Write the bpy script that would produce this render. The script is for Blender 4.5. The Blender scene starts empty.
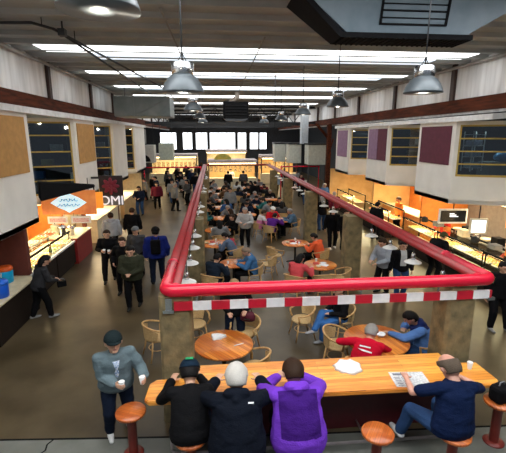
import bpy, bmesh, math, random
from mathutils import Vector, Matrix, noise
random.seed(11)
V = Vector; PI = math.pi
SC = bpy.context.scene; COL = SC.collection

# ---------------------------------------------------------------- materials
def mat(name, c, rough=0.6, metal=0.0, c2=None, nscale=6, bump=0.0, bscale=40, emit=None, es=0, stretch=None, spec=None):
    m = bpy.data.materials.new(name); m.use_nodes = True
    nt = m.node_tree; b = nt.nodes['Principled BSDF']
    b.inputs['Base Color'].default_value = (*c, 1); b.inputs['Roughness'].default_value = rough
    b.inputs['Metallic'].default_value = metal
    if spec is not None: b.inputs['Specular IOR Level'].default_value = spec
    tc = nt.nodes.new('ShaderNodeTexCoord'); mp = nt.nodes.new('ShaderNodeMapping')
    nt.links.new(tc.outputs['Object'], mp.inputs['Vector'])
    if stretch: mp.inputs['Scale'].default_value = stretch
    if c2 is None: c2 = tuple(x * 0.82 for x in c)
    n = nt.nodes.new('ShaderNodeTexNoise'); n.inputs['Scale'].default_value = nscale; n.inputs['Detail'].default_value = 5
    nt.links.new(mp.outputs[0], n.inputs['Vector'])
    r = nt.nodes.new('ShaderNodeValToRGB'); r.color_ramp.elements[0].position = .35; r.color_ramp.elements[1].position = .65
    r.color_ramp.elements[0].color = (*c, 1); r.color_ramp.elements[1].color = (*c2, 1)
    nt.links.new(n.outputs['Fac'], r.inputs[0]); nt.links.new(r.outputs[0], b.inputs['Base Color'])
    if bump:
        n2 = nt.nodes.new('ShaderNodeTexNoise'); n2.inputs['Scale'].default_value = bscale; n2.inputs['Detail'].default_value = 4
        nt.links.new(mp.outputs[0], n2.inputs['Vector'])
        bp = nt.nodes.new('ShaderNodeBump'); bp.inputs['Strength'].default_value = bump; bp.inputs['Distance'].default_value = .02
        nt.links.new(n2.outputs['Fac'], bp.inputs['Height']); nt.links.new(bp.outputs[0], b.inputs['Normal'])
    if emit:
        b.inputs['Emission Color'].default_value = (*emit, 1); b.inputs['Emission Strength'].default_value = es
    return m

def wood_strips(name, ca, cb, cm, w=.06, length=1.4, rot=0, rough=.28):
    m = bpy.data.materials.new(name); m.use_nodes = True
    nt = m.node_tree; b = nt.nodes['Principled BSDF']; b.inputs['Roughness'].default_value = rough
    tc = nt.nodes.new('ShaderNodeTexCoord'); mp = nt.nodes.new('ShaderNodeMapping'); mp.inputs['Rotation'].default_value = (0, 0, rot)
    nt.links.new(tc.outputs['Object'], mp.inputs['Vector'])
    br = nt.nodes.new('ShaderNodeTexBrick'); br.inputs['Scale'].default_value = 1; br.inputs['Brick Width'].default_value = length
    br.inputs['Row Height'].default_value = w; br.inputs['Mortar Size'].default_value = .002; br.offset = .37
    br.inputs['Color1'].default_value = (*ca, 1); br.inputs['Color2'].default_value = (*cb, 1); br.inputs['Mortar'].default_value = (*cm, 1)
    nt.links.new(mp.outputs[0], br.inputs['Vector'])
    n = nt.nodes.new('ShaderNodeTexNoise'); n.inputs['Scale'].default_value = 9; n.inputs['Detail'].default_value = 6
    mp2 = nt.nodes.new('ShaderNodeMapping'); mp2.inputs['Scale'].default_value = (.35, 7, 3)
    nt.links.new(mp.outputs[0], mp2.inputs['Vector']); nt.links.new(mp2.outputs[0], n.inputs['Vector'])
    mx = nt.nodes.new('ShaderNodeMixRGB'); mx.blend_type = 'MULTIPLY'; mx.inputs[0].default_value = .55
    rr = nt.nodes.new('ShaderNodeValToRGB'); rr.color_ramp.elements[0].color = (.45, .3, .18, 1); rr.color_ramp.elements[0].position = .3; rr.color_ramp.elements[1].color = (1, 1, 1, 1); rr.color_ramp.elements[1].position = .6
    nt.links.new(n.outputs['Fac'], rr.inputs[0]); nt.links.new(br.outputs[0], mx.inputs[1]); nt.links.new(rr.outputs[0], mx.inputs[2])
    nt.links.new(mx.outputs[0], b.inputs['Base Color'])
    return m

def glass(name, tint=(.9, .95, .95), rough=.02, mixf=.12):
    m = bpy.data.materials.new(name); m.use_nodes = True; nt = m.node_tree
    nt.nodes.remove(nt.nodes['Principled BSDF']); out = nt.nodes['Material Output']
    t = nt.nodes.new('ShaderNodeBsdfTransparent'); t.inputs[0].default_value = (*tint, 1)
    g = nt.nodes.new('ShaderNodeBsdfGlossy'); g.inputs['Roughness'].default_value = rough
    x = nt.nodes.new('ShaderNodeMixShader'); x.inputs[0].default_value = mixf
    nt.links.new(t.outputs[0], x.inputs[1]); nt.links.new(g.outputs[0], x.inputs[2]); nt.links.new(x.outputs[0], out.inputs[0])
    return m

def emis(name, c, s):
    return mat(name, tuple(min(1, x) for x in c), .5, emit=c, es=s)

M = {}
def cm(name, c, rough=.85, bump=.35, **k):          # cloth colour, cached
    if name not in M: M[name] = mat(name, c, rough, bump=bump, bscale=60, spec=.12, **k)
    return M[name]

floor_m = mat('polished_concrete_brown', (.050, .036, .018), .36, c2=(.10, .074, .040), nscale=.9, bump=.04, bscale=9, spec=.35)
slab_m = mat('grey_concrete_slab', (.105, .11, .095), .5, c2=(.15, .155, .135), nscale=2.2, bump=.08, bscale=20)
deck_m = mat('ceiling_deck_paint', (.40, .405, .38), .6, c2=(.33, .335, .31), nscale=1.2)
white_wall = mat('cream_wall_paint', (.86, .84, .78), .7, c2=(.78, .76, .70), nscale=1.3)
clere_m = mat('weathered_white_panel', (.86, .86, .86), .7, c2=(.60, .59, .58), nscale=1.6, stretch=(1, 2.2, .25))
timber = mat('dark_red_timber', (.11, .028, .012), .8, spec=.1, c2=(.045, .014, .008), nscale=3, stretch=(4, .5, 4), bump=.3, bscale=12)
darktimber = mat('dark_post_timber', (.05, .022, .015), .6)
fascia_m = mat('white_fascia', (.8, .8, .8), .6)
tan_m = mat('ochre_board', (.55, .29, .085), .75)
maroon_m = mat('maroon_board', (.12, .018, .04), .75)
mauve_m = mat('mauve_board', (.30, .17, .28), .75)
yellow_m = mat('yellow_frame_paint', (.55, .38, .07), .45)
darkroom_m = mat('dark_room', (.02, .024, .028), .8)
winglass = glass('window_glass', (.55, .62, .68), .03, .1)
caseglass = glass('case_glass', (.93, .97, .95), .02, .08)
red_m = mat('glossy_red_paint', (.62, .008, .035), .22, c2=(.55, .008, .03), nscale=3, bump=.03)
rail_old = mat('faded_red_paint', (.33, .018, .022), .4, c2=(.24, .03, .03), nscale=8, bump=.1)
stripe_red = mat('stripe_red', (.55, .01, .03), .35)
stripe_white = mat('stripe_white', (.85, .85, .85), .35)
column_m = mat('aged_concrete', (.27, .20, .095), .85, c2=(.12, .10, .05), nscale=4, bump=.8, bscale=14)
chrome = mat('brushed_steel', (.62, .64, .66), .25, 1.0)
lampgrey = mat('lamp_spun_aluminium', (.085, .10, .11), .4, .3)
lampwhite = mat('lamp_enamel', (.85, .86, .84), .3)
dark_metal = mat('dark_metal', (.03, .032, .035), .5, .3)
black_m = mat('matte_black', (.008, .008, .009), .8, spec=.1)
unit_m = mat('blue_grey_steel', (.10, .14, .17), .5, .1, c2=(.17, .21, .24), nscale=1.5)
duct_m = mat('galvanised_duct', (.17, .2, .2), .5, .2, c2=(.24, .27, .27), nscale=2)
counter_wood = wood_strips('counter_strip_wood', (.98, .47, .085), (.74, .24, .028), (.30, .09, .02), .075, 2.2)
table_wood = wood_strips('table_strip_wood', (.90, .34, .06), (.58, .14, .02), (.25, .07, .02), .07, 1.5, .9)
stool_wood = wood_strips('stool_strip_wood', (.62, .17, .035), (.45, .10, .02), (.2, .05, .02), .06, .8, .4)
edge_wood = mat('wood_edge', (.5, .17, .04), .35, c2=(.36, .11, .03), nscale=8)
cane = mat('pale_bent_wood', (.56, .34, .13), .45, c2=(.42, .23, .08), nscale=14)
weave = mat('woven_cane', (.60, .42, .2), .7, c2=(.42, .27, .11), nscale=60, bump=.6, bscale=120)
redpost = mat('oxide_red_post', (.20, .022, .014), .4)
knee_m = mat('dark_red_panel', (.075, .006, .01), .5)
paper = mat('white_paper', (.85, .86, .88), .8)
news = mat('newsprint', (.68, .68, .68), .9, c2=(.42, .43, .45), nscale=30)
steel_front = mat('dark_counter_front', (.018, .012, .009), .6, spec=.15)
warm_wall = mat('warm_stall_wall', (.55, .34, .13), .8, c2=(.65, .42, .18), nscale=2)
orange_wall = mat('orange_stall_wall', (.62, .2, .03), .7)
brick_m = mat('red_brown_pillar', (.14, .03, .018), .8)
redpanel = mat('red_counter_panel', (.26, .012, .012), .5)
creamtop = mat('cream_counter_top', (.75, .66, .45), .4)
sky_e = emis('skylight_panel', (.95, .98, 1.0), 3.3)
sky_e2 = emis('skylight_panel_grey', (.8, .9, 1.0), .8)
fill_e = emis('near_fill_panel', (.95, .98, 1.0), 6.5)  # glow of the added fill strips above the foreground, out of view
farglow = emis('daylit_window', (.9, .95, 1.0), 2.2)
lampglow = emis('lamp_bulb', (1.0, .95, .80), 5)
warmglow = emis('warm_tube', (1.0, .72, .36), 9)
screen_e = emis('white_screen', (.85, .9, .95), 1.3)
foodc = [mat('food%d' % i, c, .6, c2=c2, nscale=18, bump=.6, bscale=30) for i, (c, c2) in enumerate([
    ((.70, .42, .10), (.45, .2, .05)), ((.75, .6, .3), (.6, .35, .1)), ((.55, .08, .03), (.7, .3, .1)), ((.25, .38, .08), (.5, .5, .15)), ((.8, .7, .5), (.7, .5, .25)), ((.6, .25, .05), (.3, .1, .03))])]
tray_m = mat('steel_tray', (.6, .6, .58), .3, .8)
# ---------------------------------------------------------------- mesh helpers
def box(bm, x0, x1, y0, y1, z0, z1, mi=0, bev=0):
    vs = [bm.verts.new((x, y, z)) for z in (z0, z1) for x, y in ((x0, y0), (x1, y0), (x1, y1), (x0, y1))]
    fs = [bm.faces.new([vs[i] for i in q]) for q in ((3, 2, 1, 0), (4, 5, 6, 7), (0, 1, 5, 4), (1, 2, 6, 5), (2, 3, 7, 6), (3, 0, 4, 7))]
    for f in fs: f.material_index = mi
    if bev:
        es = list({e for f in fs for e in f.edges})
        bmesh.ops.bevel(bm, geom=es, offset=bev, segments=2, affect='EDGES', profile=.5)
def prism(bm, poly, z0, z1, mi=0):
    a = [bm.verts.new((x, y, z0)) for x, y in poly]; b = [bm.verts.new((x, y, z1)) for x, y in poly]
    n = len(poly); fs = [bm.faces.new(a[::-1]), bm.faces.new(b)]
    for i in range(n): fs.append(bm.faces.new((a[i], a[(i+1) % n], b[(i+1) % n], b[i])))
    for f in fs: f.material_index = mi
    return fs
def frame_of(d):
    d = d.normalized(); u = V((0, 0, 1)) if abs(d.z) < .9 else V((0, 1, 0))
    s = d.cross(u).normalized(); return s, s.cross(d).normalized()
def loft(bm, rings, n=12, cap=True, mi=0):
    """rings: (centre, axis a, axis b) with a, b vectors"""
    L = []
    for c, a, b in rings:
        L.append([bm.verts.new(c + a * math.cos(2*PI*i/n) + b * math.sin(2*PI*i/n)) for i in range(n)])
    fs = []
    for p, q in zip(L, L[1:]):
        for i in range(n): fs.append(bm.faces.new((p[i], p[(i+1) % n], q[(i+1) % n], q[i])))
    if cap: fs.append(bm.faces.new(L[0][::-1])); fs.append(bm.faces.new(L[-1]))
    for f in fs: f.material_index = mi; f.smooth = True
def tube(bm, pts, r, n=8, closed=False, mi=0, rb=None):
    pts = [V(p) for p in pts]; N = len(pts); rings = []; s = None
    for i, p in enumerate(pts):
        d = (pts[(i+1) % N] - pts[i-1]) if closed else (pts[min(i+1, N-1)] - pts[max(i-1, 0)])
        d.normalize()
        if s is None: s, t = frame_of(d)
        else:
            s = (s - d * s.dot(d)).normalized(); t = s.cross(d).normalized()
        rr = r[i] if isinstance(r, (list, tuple)) else r
        rings.append((p, s * rr, t * (rb if rb else rr)))
    if closed: rings.append(rings[0])
    loft(bm, rings, n, not closed, mi)
def cap(bm, a, b, ra, rb, n=10):
    a = V(a); b = V(b); d = (b - a)
    if d.length < 1e-5: d = V((0, 0, 1e-4))
    d.normalize(); s, t = frame_of(d); rings = []
    for k in (-.95, -.7, -.35): rings.append((a + d * ra * k, s * ra * math.sqrt(1-k*k), t * ra * math.sqrt(1-k*k)))
    for k in (0, 1): rings.append((a + (b-a)*k, s * (ra, rb)[k], t * (ra, rb)[k]))
    for k in (.35, .7, .95): rings.append((b + d * rb * k, s * rb * math.sqrt(1-k*k), t * rb * math.sqrt(1-k*k)))
    loft(bm, rings, n)
def ell(bm, c, A, B, Cc, n=16, m=10):
    rings = []
    for j in range(m + 1):
        th = -PI/2 + PI * (j + .12 * (j == 0) - .12 * (j == m)) / m
        rings.append((V(c) + Cc * math.sin(th), A * math.cos(th), B * math.cos(th)))
    loft(bm, rings, n)
def lathe(bm, prof, n=24, c=(0, 0, 0), mi=0):
    rings = [(V(c) + V((0, 0, z)), V((r, 0, 0)), V((0, r, 0))) for r, z in prof]
    loft(bm, rings, n, True, mi)
def obj(name, bm, mats, parent=None, loc=None, rz=None, smooth=False):
    bmesh.ops.recalc_face_normals(bm, faces=bm.faces)
    me = bpy.data.meshes.new(name); bm.to_mesh(me); bm.free()
    for m in (mats if isinstance(mats, (list, tuple)) else [mats]): me.materials.append(m)
    if smooth: me.shade_smooth()
    o = bpy.data.objects.new(name, me); COL.objects.link(o); o.parent = parent
    if loc is not None: o.location = loc
    if rz is not None: o.rotation_euler.z = rz
    return o
def tag(o, label=None, cat=None, group=None, kind=None):
    if label: o['label'] = label
    if cat: o['category'] = cat
    if group: o['group'] = group
    if kind: o['kind'] = kind
    return o
def empty(name, loc=(0, 0, 0), rz=0, label=None, cat=None, group=None):
    o = bpy.data.objects.new(name, None); COL.objects.link(o); o.location = loc; o.rotation_euler.z = rz; o.empty_display_size = .1
    return tag(o, label, cat, group)
def struct(name, bm, mats, parent=None):
    o = obj(name, bm, mats, parent)
    if parent is None: o['kind'] = 'structure'
    return o
def kids(o): return [c for c in bpy.data.objects if c.parent == o]
KID = {}
def copy_tree(o, loc=None, rz=None, label=None, cat=None, group=None, parent=None):
    if o.name not in KID: KID[o.name] = kids(o)
    c = o.copy(); COL.objects.link(c)
    if parent is not None: c.parent = parent
    if loc is not None: c.location = loc
    if rz is not None: c.rotation_euler.z = rz
    for ch in KID[o.name]: copy_tree(ch, parent=c)
    return tag(c, label, cat, group)
NB = bmesh.new
def text_mesh(name, s, size, m, parent, loc, rot, ext=.004):
    cu = bpy.data.curves.new(name, 'FONT'); cu.body = s; cu.size = size; cu.align_x = 'CENTER'; cu.align_y = 'CENTER'; cu.extrude = ext
    o = bpy.data.objects.new(name, cu); COL.objects.link(o); bpy.context.view_layer.update()
    me = bpy.data.meshes.new_from_object(o.evaluated_get(bpy.context.evaluated_depsgraph_get())); me.name = name
    bpy.data.objects.remove(o); me.materials.clear(); me.materials.append(m)
    t = bpy.data.objects.new(name, me); COL.objects.link(t); t.parent = parent; t.location = loc; t.rotation_euler = rot
    return t

# ================================================================ PEOPLE
skin = mat('skin_light', (.58, .33, .22), .5, c2=(.5, .27, .18), nscale=12)
skin2 = mat('skin_rosy', (.62, .34, .25), .5, c2=(.52, .25, .18), nscale=12)
skin3 = mat('skin_tan', (.40, .21, .12), .5, c2=(.34, .17, .1), nscale=12)
eyem = mat('eye_dark', (.02, .015, .012), .2)
lipm = mat('lips', (.38, .10, .09), .5)
def ik(a, t, l1, l2, pole):
    d = t - a; L = d.length
    if L > (l1 + l2) * .995: t = a + d * ((l1 + l2) * .995 / L); d = t - a; L = d.length
    if L < abs(l1-l2)+.02: L = abs(l1-l2)+.02
    x = (l1*l1 - l2*l2 + L*L) / (2*L); h = math.sqrt(max(1e-6, l1*l1 - x*x)); dn = d.normalized()
    p = pole - dn * pole.dot(dn); p.normalize()
    return a + dn * x + p * h, t
WID = 1.2
PEND = []
def remesh(o, vox, it=3, wr=0.0, sel=None):
    PEND.append((o, vox, it, wr, sel)); return o
STAND = dict(ph=.93, l0=2, l1=5, side=0, nod=6, turn=0, hR=(.27, .03, .78), hL=(-.27, .03, .78), fR=(.11, .02, .07), fL=(-.11, -.02, .07), curl=30, kn=(0, 1, .1))
SIT = dict(ph=.53, l0=4, l1=14, side=0, nod=14, turn=0, hR=(.13, .42, .80), hL=(-.13, .42, .80), fR=(.13, .45, .07), fL=(-.13, .40, .07), curl=22, kn=(0, .6, 1))
def person(label, loc, head_deg, pose, top, pants, hair=None, sk=None, shoes=None, s=1.0, fat=1.0, vox=.009, sleeve=1.0, tt=.024, hs=1.08,
           hairlen=0, hairstyle='short', hood=False, group=None, hem=-.12, sel=None, topname='jacket', faced=True, pelvis=0, recess=None):
    P = dict(pose); sk = sk or skin; shoes = shoes or cm('shoe_black', (.02, .02, .02)); hair = hair or cm('hair_dark', (.02, .014, .01))
    root = empty('person', loc, math.radians(head_deg), label, 'person', group); root.scale = (WID, WID, 1)
    sp = lambda t: V(t) * s
    pel = V((0, pelvis, P['ph'])) * s; side = math.tan(math.radians(P['side']))
    pts = [pel]; N = 10; tl = .50 * s
    dirs = []
    for i in range(N):
        an = math.radians(P['l0'] + (P['l1'] - P['l0']) * (i / (N-1)))
        d = V((side, math.sin(an), math.cos(an))).normalized(); dirs.append(d); pts.append(pts[-1] + d * tl / N)
    dirs.append(dirs[-1])
    def spine(t):
        k = t / .5 * N
        if k <= 0: return pts[0] + dirs[0] * t * s, dirs[0]
        i = min(int(k), N-1); return pts[i] + (pts[i+1]-pts[i]) * (k - i), dirs[i]
    tw = math.radians(P.get('twist', 0)); X0 = V((math.cos(tw), math.sin(tw), 0))
    def tor(bm, tab, infl):
        rings = []
        for t, a, b in tab:
            c, d = spine(t); k = min(1, max(0, t / .4)); X = V((math.cos(tw*k), math.sin(tw*k), 0)); X = (X - d * X.dot(d)).normalized(); Yv = d.cross(X)
            ff = 1 + (fat - 1) * (1.0 if t < .3 else .5)
            rings.append((c + Yv * (.01 + (fat-1) * .05) * s, X * (a * ff + infl) * s, Yv * (b * ff + infl) * s))
        loft(bm, rings, 18)
    nb, nd = spine(.49)
    shc, sd = spine(.425)
    Xs = (X0 - sd * X0.dot(sd)).normalized(); Yf = sd.cross(Xs)
    shR = shc + Xs * .185 * s + sd * .01; shL = shc - Xs * .185 * s + sd * .01
    arms = []
    for sh, h, sg in ((shR, P['hR'], 1), (shL, P['hL'], -1)):
        el, w = ik(sh, sp(h), .285*s, .255*s, P.get('elbow', V((sg * .6, -.55, -.7))) if not isinstance(P.get('elbow'), tuple) else V((sg * P['elbow'][0], P['elbow'][1], P['elbow'][2])))
        arms.append((sh, el, w, sg))
    legs = []
    for f, sg in ((P['fR'], 1), (P['fL'], -1)):
        hip = pel + V((sg * .095 * s, 0, -.03 * s)); kn, an = ik(hip, sp(f), .43*s, .42*s, V(P['kn']) + V((sg * .12, 0, 0)))
        legs.append((hip, kn, an, sg))
    # ---- body
    bm = NB()
    tor(bm, [(-.11, .10, .085), (-.06, .155, .11), (.02, .165, .115), (.10, .15, .105), (.19, .14, .10), (.30, .155, .11), (.38, .165, .105), (.43, .15, .09), (.475, .09, .065), (.50, .055, .055)], 0)
    ns = math.radians(P['nod']); fw = math.radians(P['turn']) + tw
    hd = (nd + V((0, math.sin(ns), 0)) * 1.0).normalized() if True else nd
    an0 = math.atan2(nd.y, nd.z); 
    hx = V((math.cos(fw), math.sin(fw), 0)); ha = an0 * .35 + ns
    hf0 = V((-math.sin(fw), math.cos(fw), 0)); hd = (V((0, 0, 1)) * math.cos(ha) + hf0 * math.sin(ha)).normalized()
    hf = hx.cross(hd) * -1; hf = hd.cross(hx)
    hc = nb + nd * .03 * s + hd * (.10 + .03 * hs) * s + hf * .018 * s; S0 = s; s = s * hs
    s = S0
    for sh, el, w, sg in arms:
        cap(bm, sh, el, .050*s, .042*s); cap(bm, el, w, .041*s, .027*s)
        cap(bm, shc + (sh-shc)*.3, sh, .06*s, .052*s)
    for hip, kn, an, sg in legs:
        cap(bm, hip, kn, .083*s*fat, .056*s); cap(bm, kn, kn + (an-kn)*.4, .054*s, .055*s); cap(bm, kn + (an-kn)*.4, an, .055*s, .036*s)
        cap(bm, an + V((0, -.02, -.03))*s, an + V((0, .13, -.045))*s, .032*s, .028*s)
    cap(bm, nb - nd*.02*s, hc - hd*.05*s, .056*s, .054*s); s = S0 * hs
    ell(bm, hc + hd*.015*s - hf*.008*s, hx*.079*s, hf*.096*s, hd*.106*s)
    ell(bm, hc - hd*.048*s + hf*.022*s, hx*.056*s, hf*.062*s, hd*.062*s)
    if faced:
        cap(bm, hc + hf*.082*s + hd*.012*s, hc + hf*.104*s - hd*.018*s, .011*s, .015*s, 8)
        for sg in (-1, 1):
            ell(bm, hc + hx*sg*.078*s - hf*.006*s - hd*.005*s, hx*.012*s, hf*.019*s, hd*.031*s, 10, 6)
            cap(bm, hc + hf*.080*s + hd*.030*s + hx*sg*.014*s, hc + hf*.070*s + hd*.030*s + hx*sg*.045*s, .012*s, .011*s, 8)
        cap(bm, hc + hf*.076*s - hd*.082*s - hx*.01*s, hc + hf*.076*s - hd*.082*s + hx*.01*s, .017*s, .017*s, 8)
    s = S0; grips = []
    cu = math.radians(P['curl'])
    for sh, el, w, sg in arms:
        d = (w - el).normalized(); pn = P.get('palm')
        pn = V((pn[0]*sg, pn[1], pn[2])) if pn else (V((0, 0, -1)) if abs(d.z) < .6 else V((-sg, 0, 0)))
        if P.get('hdir'): d = (d*.4 + V((P['hdir'][0]*sg, P['hdir'][1], P['hdir'][2]))).normalized()
        nrm = (pn - d * pn.dot(d)).normalized(); ac = d.cross(nrm) * sg    # thumb side
        ac = ac if ac.dot(V((-sg, 0, .3))) > 0 else -ac
        loft(bm, [(w, ac*.027*s, nrm*.02*s), (w+d*.03*s, ac*.036*s, nrm*.018*s), (w+d*.07*s, ac*.041*s, nrm*.016*s), (w+d*.088*s, ac*.038*s, nrm*.012*s)], 12)
        fr = .0085 if vox < .01 else .0105
        for k, (off, L) in enumerate(((.030, .074), (.0105, .082), (-.0105, .076), (-.030, .060))):
            p = w + d*.078*s + ac*off*s; a = cu*.5
            for q, fl in enumerate((.45, .32, .23)):
                dd = d*math.cos(a) + nrm*math.sin(a) + ac*off*1.5*(1-q)
                p2 = p + dd.normalized()*L*fl*s; cap(bm, p, p2, fr*s*(1-.06*q), fr*s*(.94-.06*q), 8); p = p2; a += cu
        tb = w + d*.022*s + ac*.030*s; t1 = tb + (ac*.75 + d*.6 + nrm*.3).normalized()*.042*s; t2 = t1 + (d*.8 + nrm*(.3+math.sin(cu)*.5) + ac*.1).normalized()*.034*s
        cap(bm, tb, t1, .014*s, .0105*s, 8); cap(bm, t1, t2, .0105*s, .009*s, 8)
        grips.append((w + d*.085*s + nrm*.034*s, w, d, nrm))
    body = remesh(obj('body', bm, sk, root), vox, 2)
    s = S0 * hs
    if faced:
        for sg in (-1, 1):
            e = NB(); ell(e, hc + hf*.081*s + hd*.010*s + hx*sg*.030*s, hx*.013*s, hf*.008*s, hd*.006*s, 8, 6); obj('eye', e, eyem, root)
        e = NB(); ell(e, hc + hf*.086*s - hd*.050*s, hx*.022*s, hf*.007*s, hd*.006*s, 8, 6); obj('mouth', e, lipm, root)
    s = S0
    # ---- clothing
    bm = NB(); tb = [(hem, .15, .105), (-.05, .17, .12), (.02, .168, .12), (.10, .156, .112), (.19, .15, .108), (.30, .162, .115), (.38, .168, .108), (.43, .15, .09), (.465, .105, .08), (.50, .075, .072), (.515, .068, .066)]
    tor(bm, tb, tt)
    for sh, el, w, sg in arms:
        cap(bm, shc + (sh-shc)*.3, sh, (.06+tt)*s, (.052+tt)*s)
        if sleeve < .5: cap(bm, sh, sh + (el-sh)*sleeve*2, (.052+tt)*s, (.047+tt)*s)
        else:
            cap(bm, sh, el, (.050+tt)*s, (.043+tt)*s)
            e2 = el + (w-el)*(.93*min(1, (sleeve-.5)*2)); cap(bm, el, e2, (.043+tt)*s, (.032+tt*.8)*s)
    if hood:
        c0 = nb - Yf*.065*s + nd*.015*s; cap(bm, c0 - Xs*.07*s, c0 + Xs*.07*s, .06*s, .06*s); cap(bm, c0 - nd*.06*s - Yf*.02*s, c0, .055*s, .06*s)
        cap(bm, nb + Xs*.07*s, nb - Yf*.05*s, .03*s, .04*s); cap(bm, nb - Xs*.07*s, nb - Yf*.05*s, .03*s, .04*s)
    tops = top if isinstance(top, list) else [top]
    remesh(obj(topname, bm, tops, root), max(vox, .011), 3, .016, sel and (lambda c: sel(c, spine, s)))
    bm = NB(); tor(bm, [(-.12, .10, .09), (-.06, .158, .115), (.02, .166, .117), (.08, .155, .108)], .012)
    for hip, kn, an, sg in legs:
        cap(bm, hip, kn, (.083*fat+.020)*s, .080*s); cap(bm, kn, an + (kn-an)*.06, .080*s, .062*s)
    remesh(obj('trousers', bm, pants, root), max(vox, .012), 4, .010)
    for hip, kn, an, sg in legs:
        bm = NB(); cap(bm, an + V((0, -.025, -.028))*s, an + V((0, .06, -.03))*s, .042*s, .043*s); cap(bm, an + V((0, .05, -.036))*s, an + V((0, .155, -.042))*s, .042*s, .030*s)
        cap(bm, an + V((0, -.01, .01))*s, an + V((0, -.01, -.03))*s, .046*s, .044*s)
        remesh(obj('shoe', bm, shoes, root), .011, 2)
    # ---- hair
    s = S0 * hs
    if hairstyle != 'none':
        bm = NB(); bald = hairstyle == 'bald'; n, mm = 28, 20; L = []
        hh = hc + hd*.015*s - hf*.010*s
        for j in range(mm+1):
            th = PI * j / mm; row = []
            for i in range(n):
                ph = 2*PI*i/n; dv = V((math.sin(th)*math.cos(ph), math.sin(th)*math.sin(ph), math.cos(th)))   # x right, y fwd, z up
                line = .42 if dv.y > .55 else (.05 if dv.y > .1 else -.62)
                if abs(dv.x) > .8 and dv.y > -.3: line = max(line, .0)
                k = 1.0 if dv.z > line else max(.80, 1 - (line - dv.z) * 1.2)
                if bald and dv.z > .55: k = .86
                r = (1 + (.10 if k >= 1 else 0)) * k
                if k >= 1: r += .035 * noise.noise(dv * 5 + V((loc[0], loc[1], 0)))
                row.append(bm.verts.new(hh + hx*dv.x*.083*s*r + hf*dv.y*.099*s*r + hd*dv.z*.110*s*r))
            L.append(row)
        for a, b in zip(L, L[1:]):
            for i in range(n):
                try: bm.faces.new((a[i], a[(i+1) % n], b[(i+1) % n], b[i]))
                except ValueError: pass
        if hairlen:
            c1 = hh - hf*.045*s; 
            loft(bm, [(c1 + hd*.05*s, hx*.07*s, hf*.05*s), (c1 - hd*.03*s - hf*.012*s, hx*.086*s, hf*.055*s), (c1 - hd*.10*s - hf*.025*s, hx*.085*s, hf*.045*s), (c1 - hd*.10*s - hf*.035*s + V((0, -.02, -hairlen))*s, hx*.075*s, hf*.030*s), (c1 - hd*.10*s - hf*.03*s + V((0, -.02, -hairlen-.05))*s, hx*.03*s, hf*.015*s)], 14)
        if hairstyle == 'bun': ell(bm, hh - hf*.10*s + hd*.05*s, hx*.04*s, hf*.04*s, hd*.04*s)
        bmesh.ops.remove_doubles(bm, verts=bm.verts, dist=1e-5)
        h = obj('hair', bm, hair, root, smooth=True)
    mw = Matrix.Translation(V(loc)) @ Matrix.Rotation(math.radians(head_deg), 4, 'Z') @ Matrix.Diagonal((WID, WID, 1, 1))
    return dict(root=root, mw=mw, grips=[(mw @ g[0], mw.to_3x3() @ g[2]) for g in grips], hc=hc, hx=hx, hf=hf, hd=hd, s=S0*hs, spine=spine, Xs=Xs, Yf=Yf, sd=sd)
def finalize():
    for o, vox, it, wr, sel in PEND:
        r = o.modifiers.new('r', 'REMESH'); r.mode = 'VOXEL'; r.voxel_size = vox
        if it: sm = o.modifiers.new('s', 'SMOOTH'); sm.iterations = it; sm.factor = .5
    bpy.context.view_layer.update(); dg = bpy.context.evaluated_depsgraph_get()
    res = [(o, bpy.data.meshes.new_from_object(o.evaluated_get(dg)), wr, sel, list(o.data.materials)) for o, vox, it, wr, sel in PEND]
    for o, me, wr, sel, ms in res:
        o.modifiers.clear(); me.name = o.name; me.materials.clear()
        for m in ms: me.materials.append(m)
        if wr:
            nr = [v.normal.copy() for v in me.vertices]
            for v, nn in zip(me.vertices, nr):
                p = v.co; w = noise.noise(V((p.x*5, p.y*5, p.z*10))) + .35*noise.noise(V((p.x*14+3, p.y*14, p.z*24)))
                v.co = p + nn * (wr * .75 * w)
        if sel:
            for f in me.polygons: f.material_index = sel(f.center)
        me.shade_smooth(); o.data = me
    PEND.clear()
def cap_hat(P, m, label=None, brim=True, patch=None, name='cap'):
    """hat worn on the head: child of the person"""
    s = P['s']; hh = P['hc'] + P['hd']*.015*s - P['hf']*.008*s; hx, hf, hd = P['hx'], P['hf'], P['hd']; bm = NB()
    rings = []
    for k in (.05, .2, .45, .7, .9, .99):
        r = math.sqrt(1-k*k) * 1.13; rings.append((hh + hd*(.02 + .118*k)*s, hx*.085*s*r, hf*.102*s*r))
    loft(bm, rings, 22)
    if brim:
        c = hh + hd*.03*s + hf*.085*s
        loft(bm, [(c - hd*.006*s, hx*.075*s, hf*.075*s), (c + hd*.006*s, hx*.075*s, hf*.075*s)], 18)
    h = obj(name, bm, m, P['root'], smooth=True)
    if label: h['label'] = label
    if patch:
        b2 = NB(); c = hh + hd*.085*s - hf*.07*s
        nrm = (hd*.75 - hf*.65).normalized(); t = nrm.cross(hx)
        b3 = [b2.verts.new(c + nrm*(.028+o2)*s + hx*x*s + t*y*s) for o2 in (0, .006) for x, y in ((-.035, -.02), (.035, -.02), (.035, .02), (-.035, .02))]
        for q in ((3, 2, 1, 0), (4, 5, 6, 7), (0, 1, 5, 4), (1, 2, 6, 5), (2, 3, 7, 6), (3, 0, 4, 7)): b2.faces.new([b3[i] for i in q])
        p = obj('badge', b2, patch, h); p['label'] = 'green badge on the back of the cap'
    return h
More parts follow.
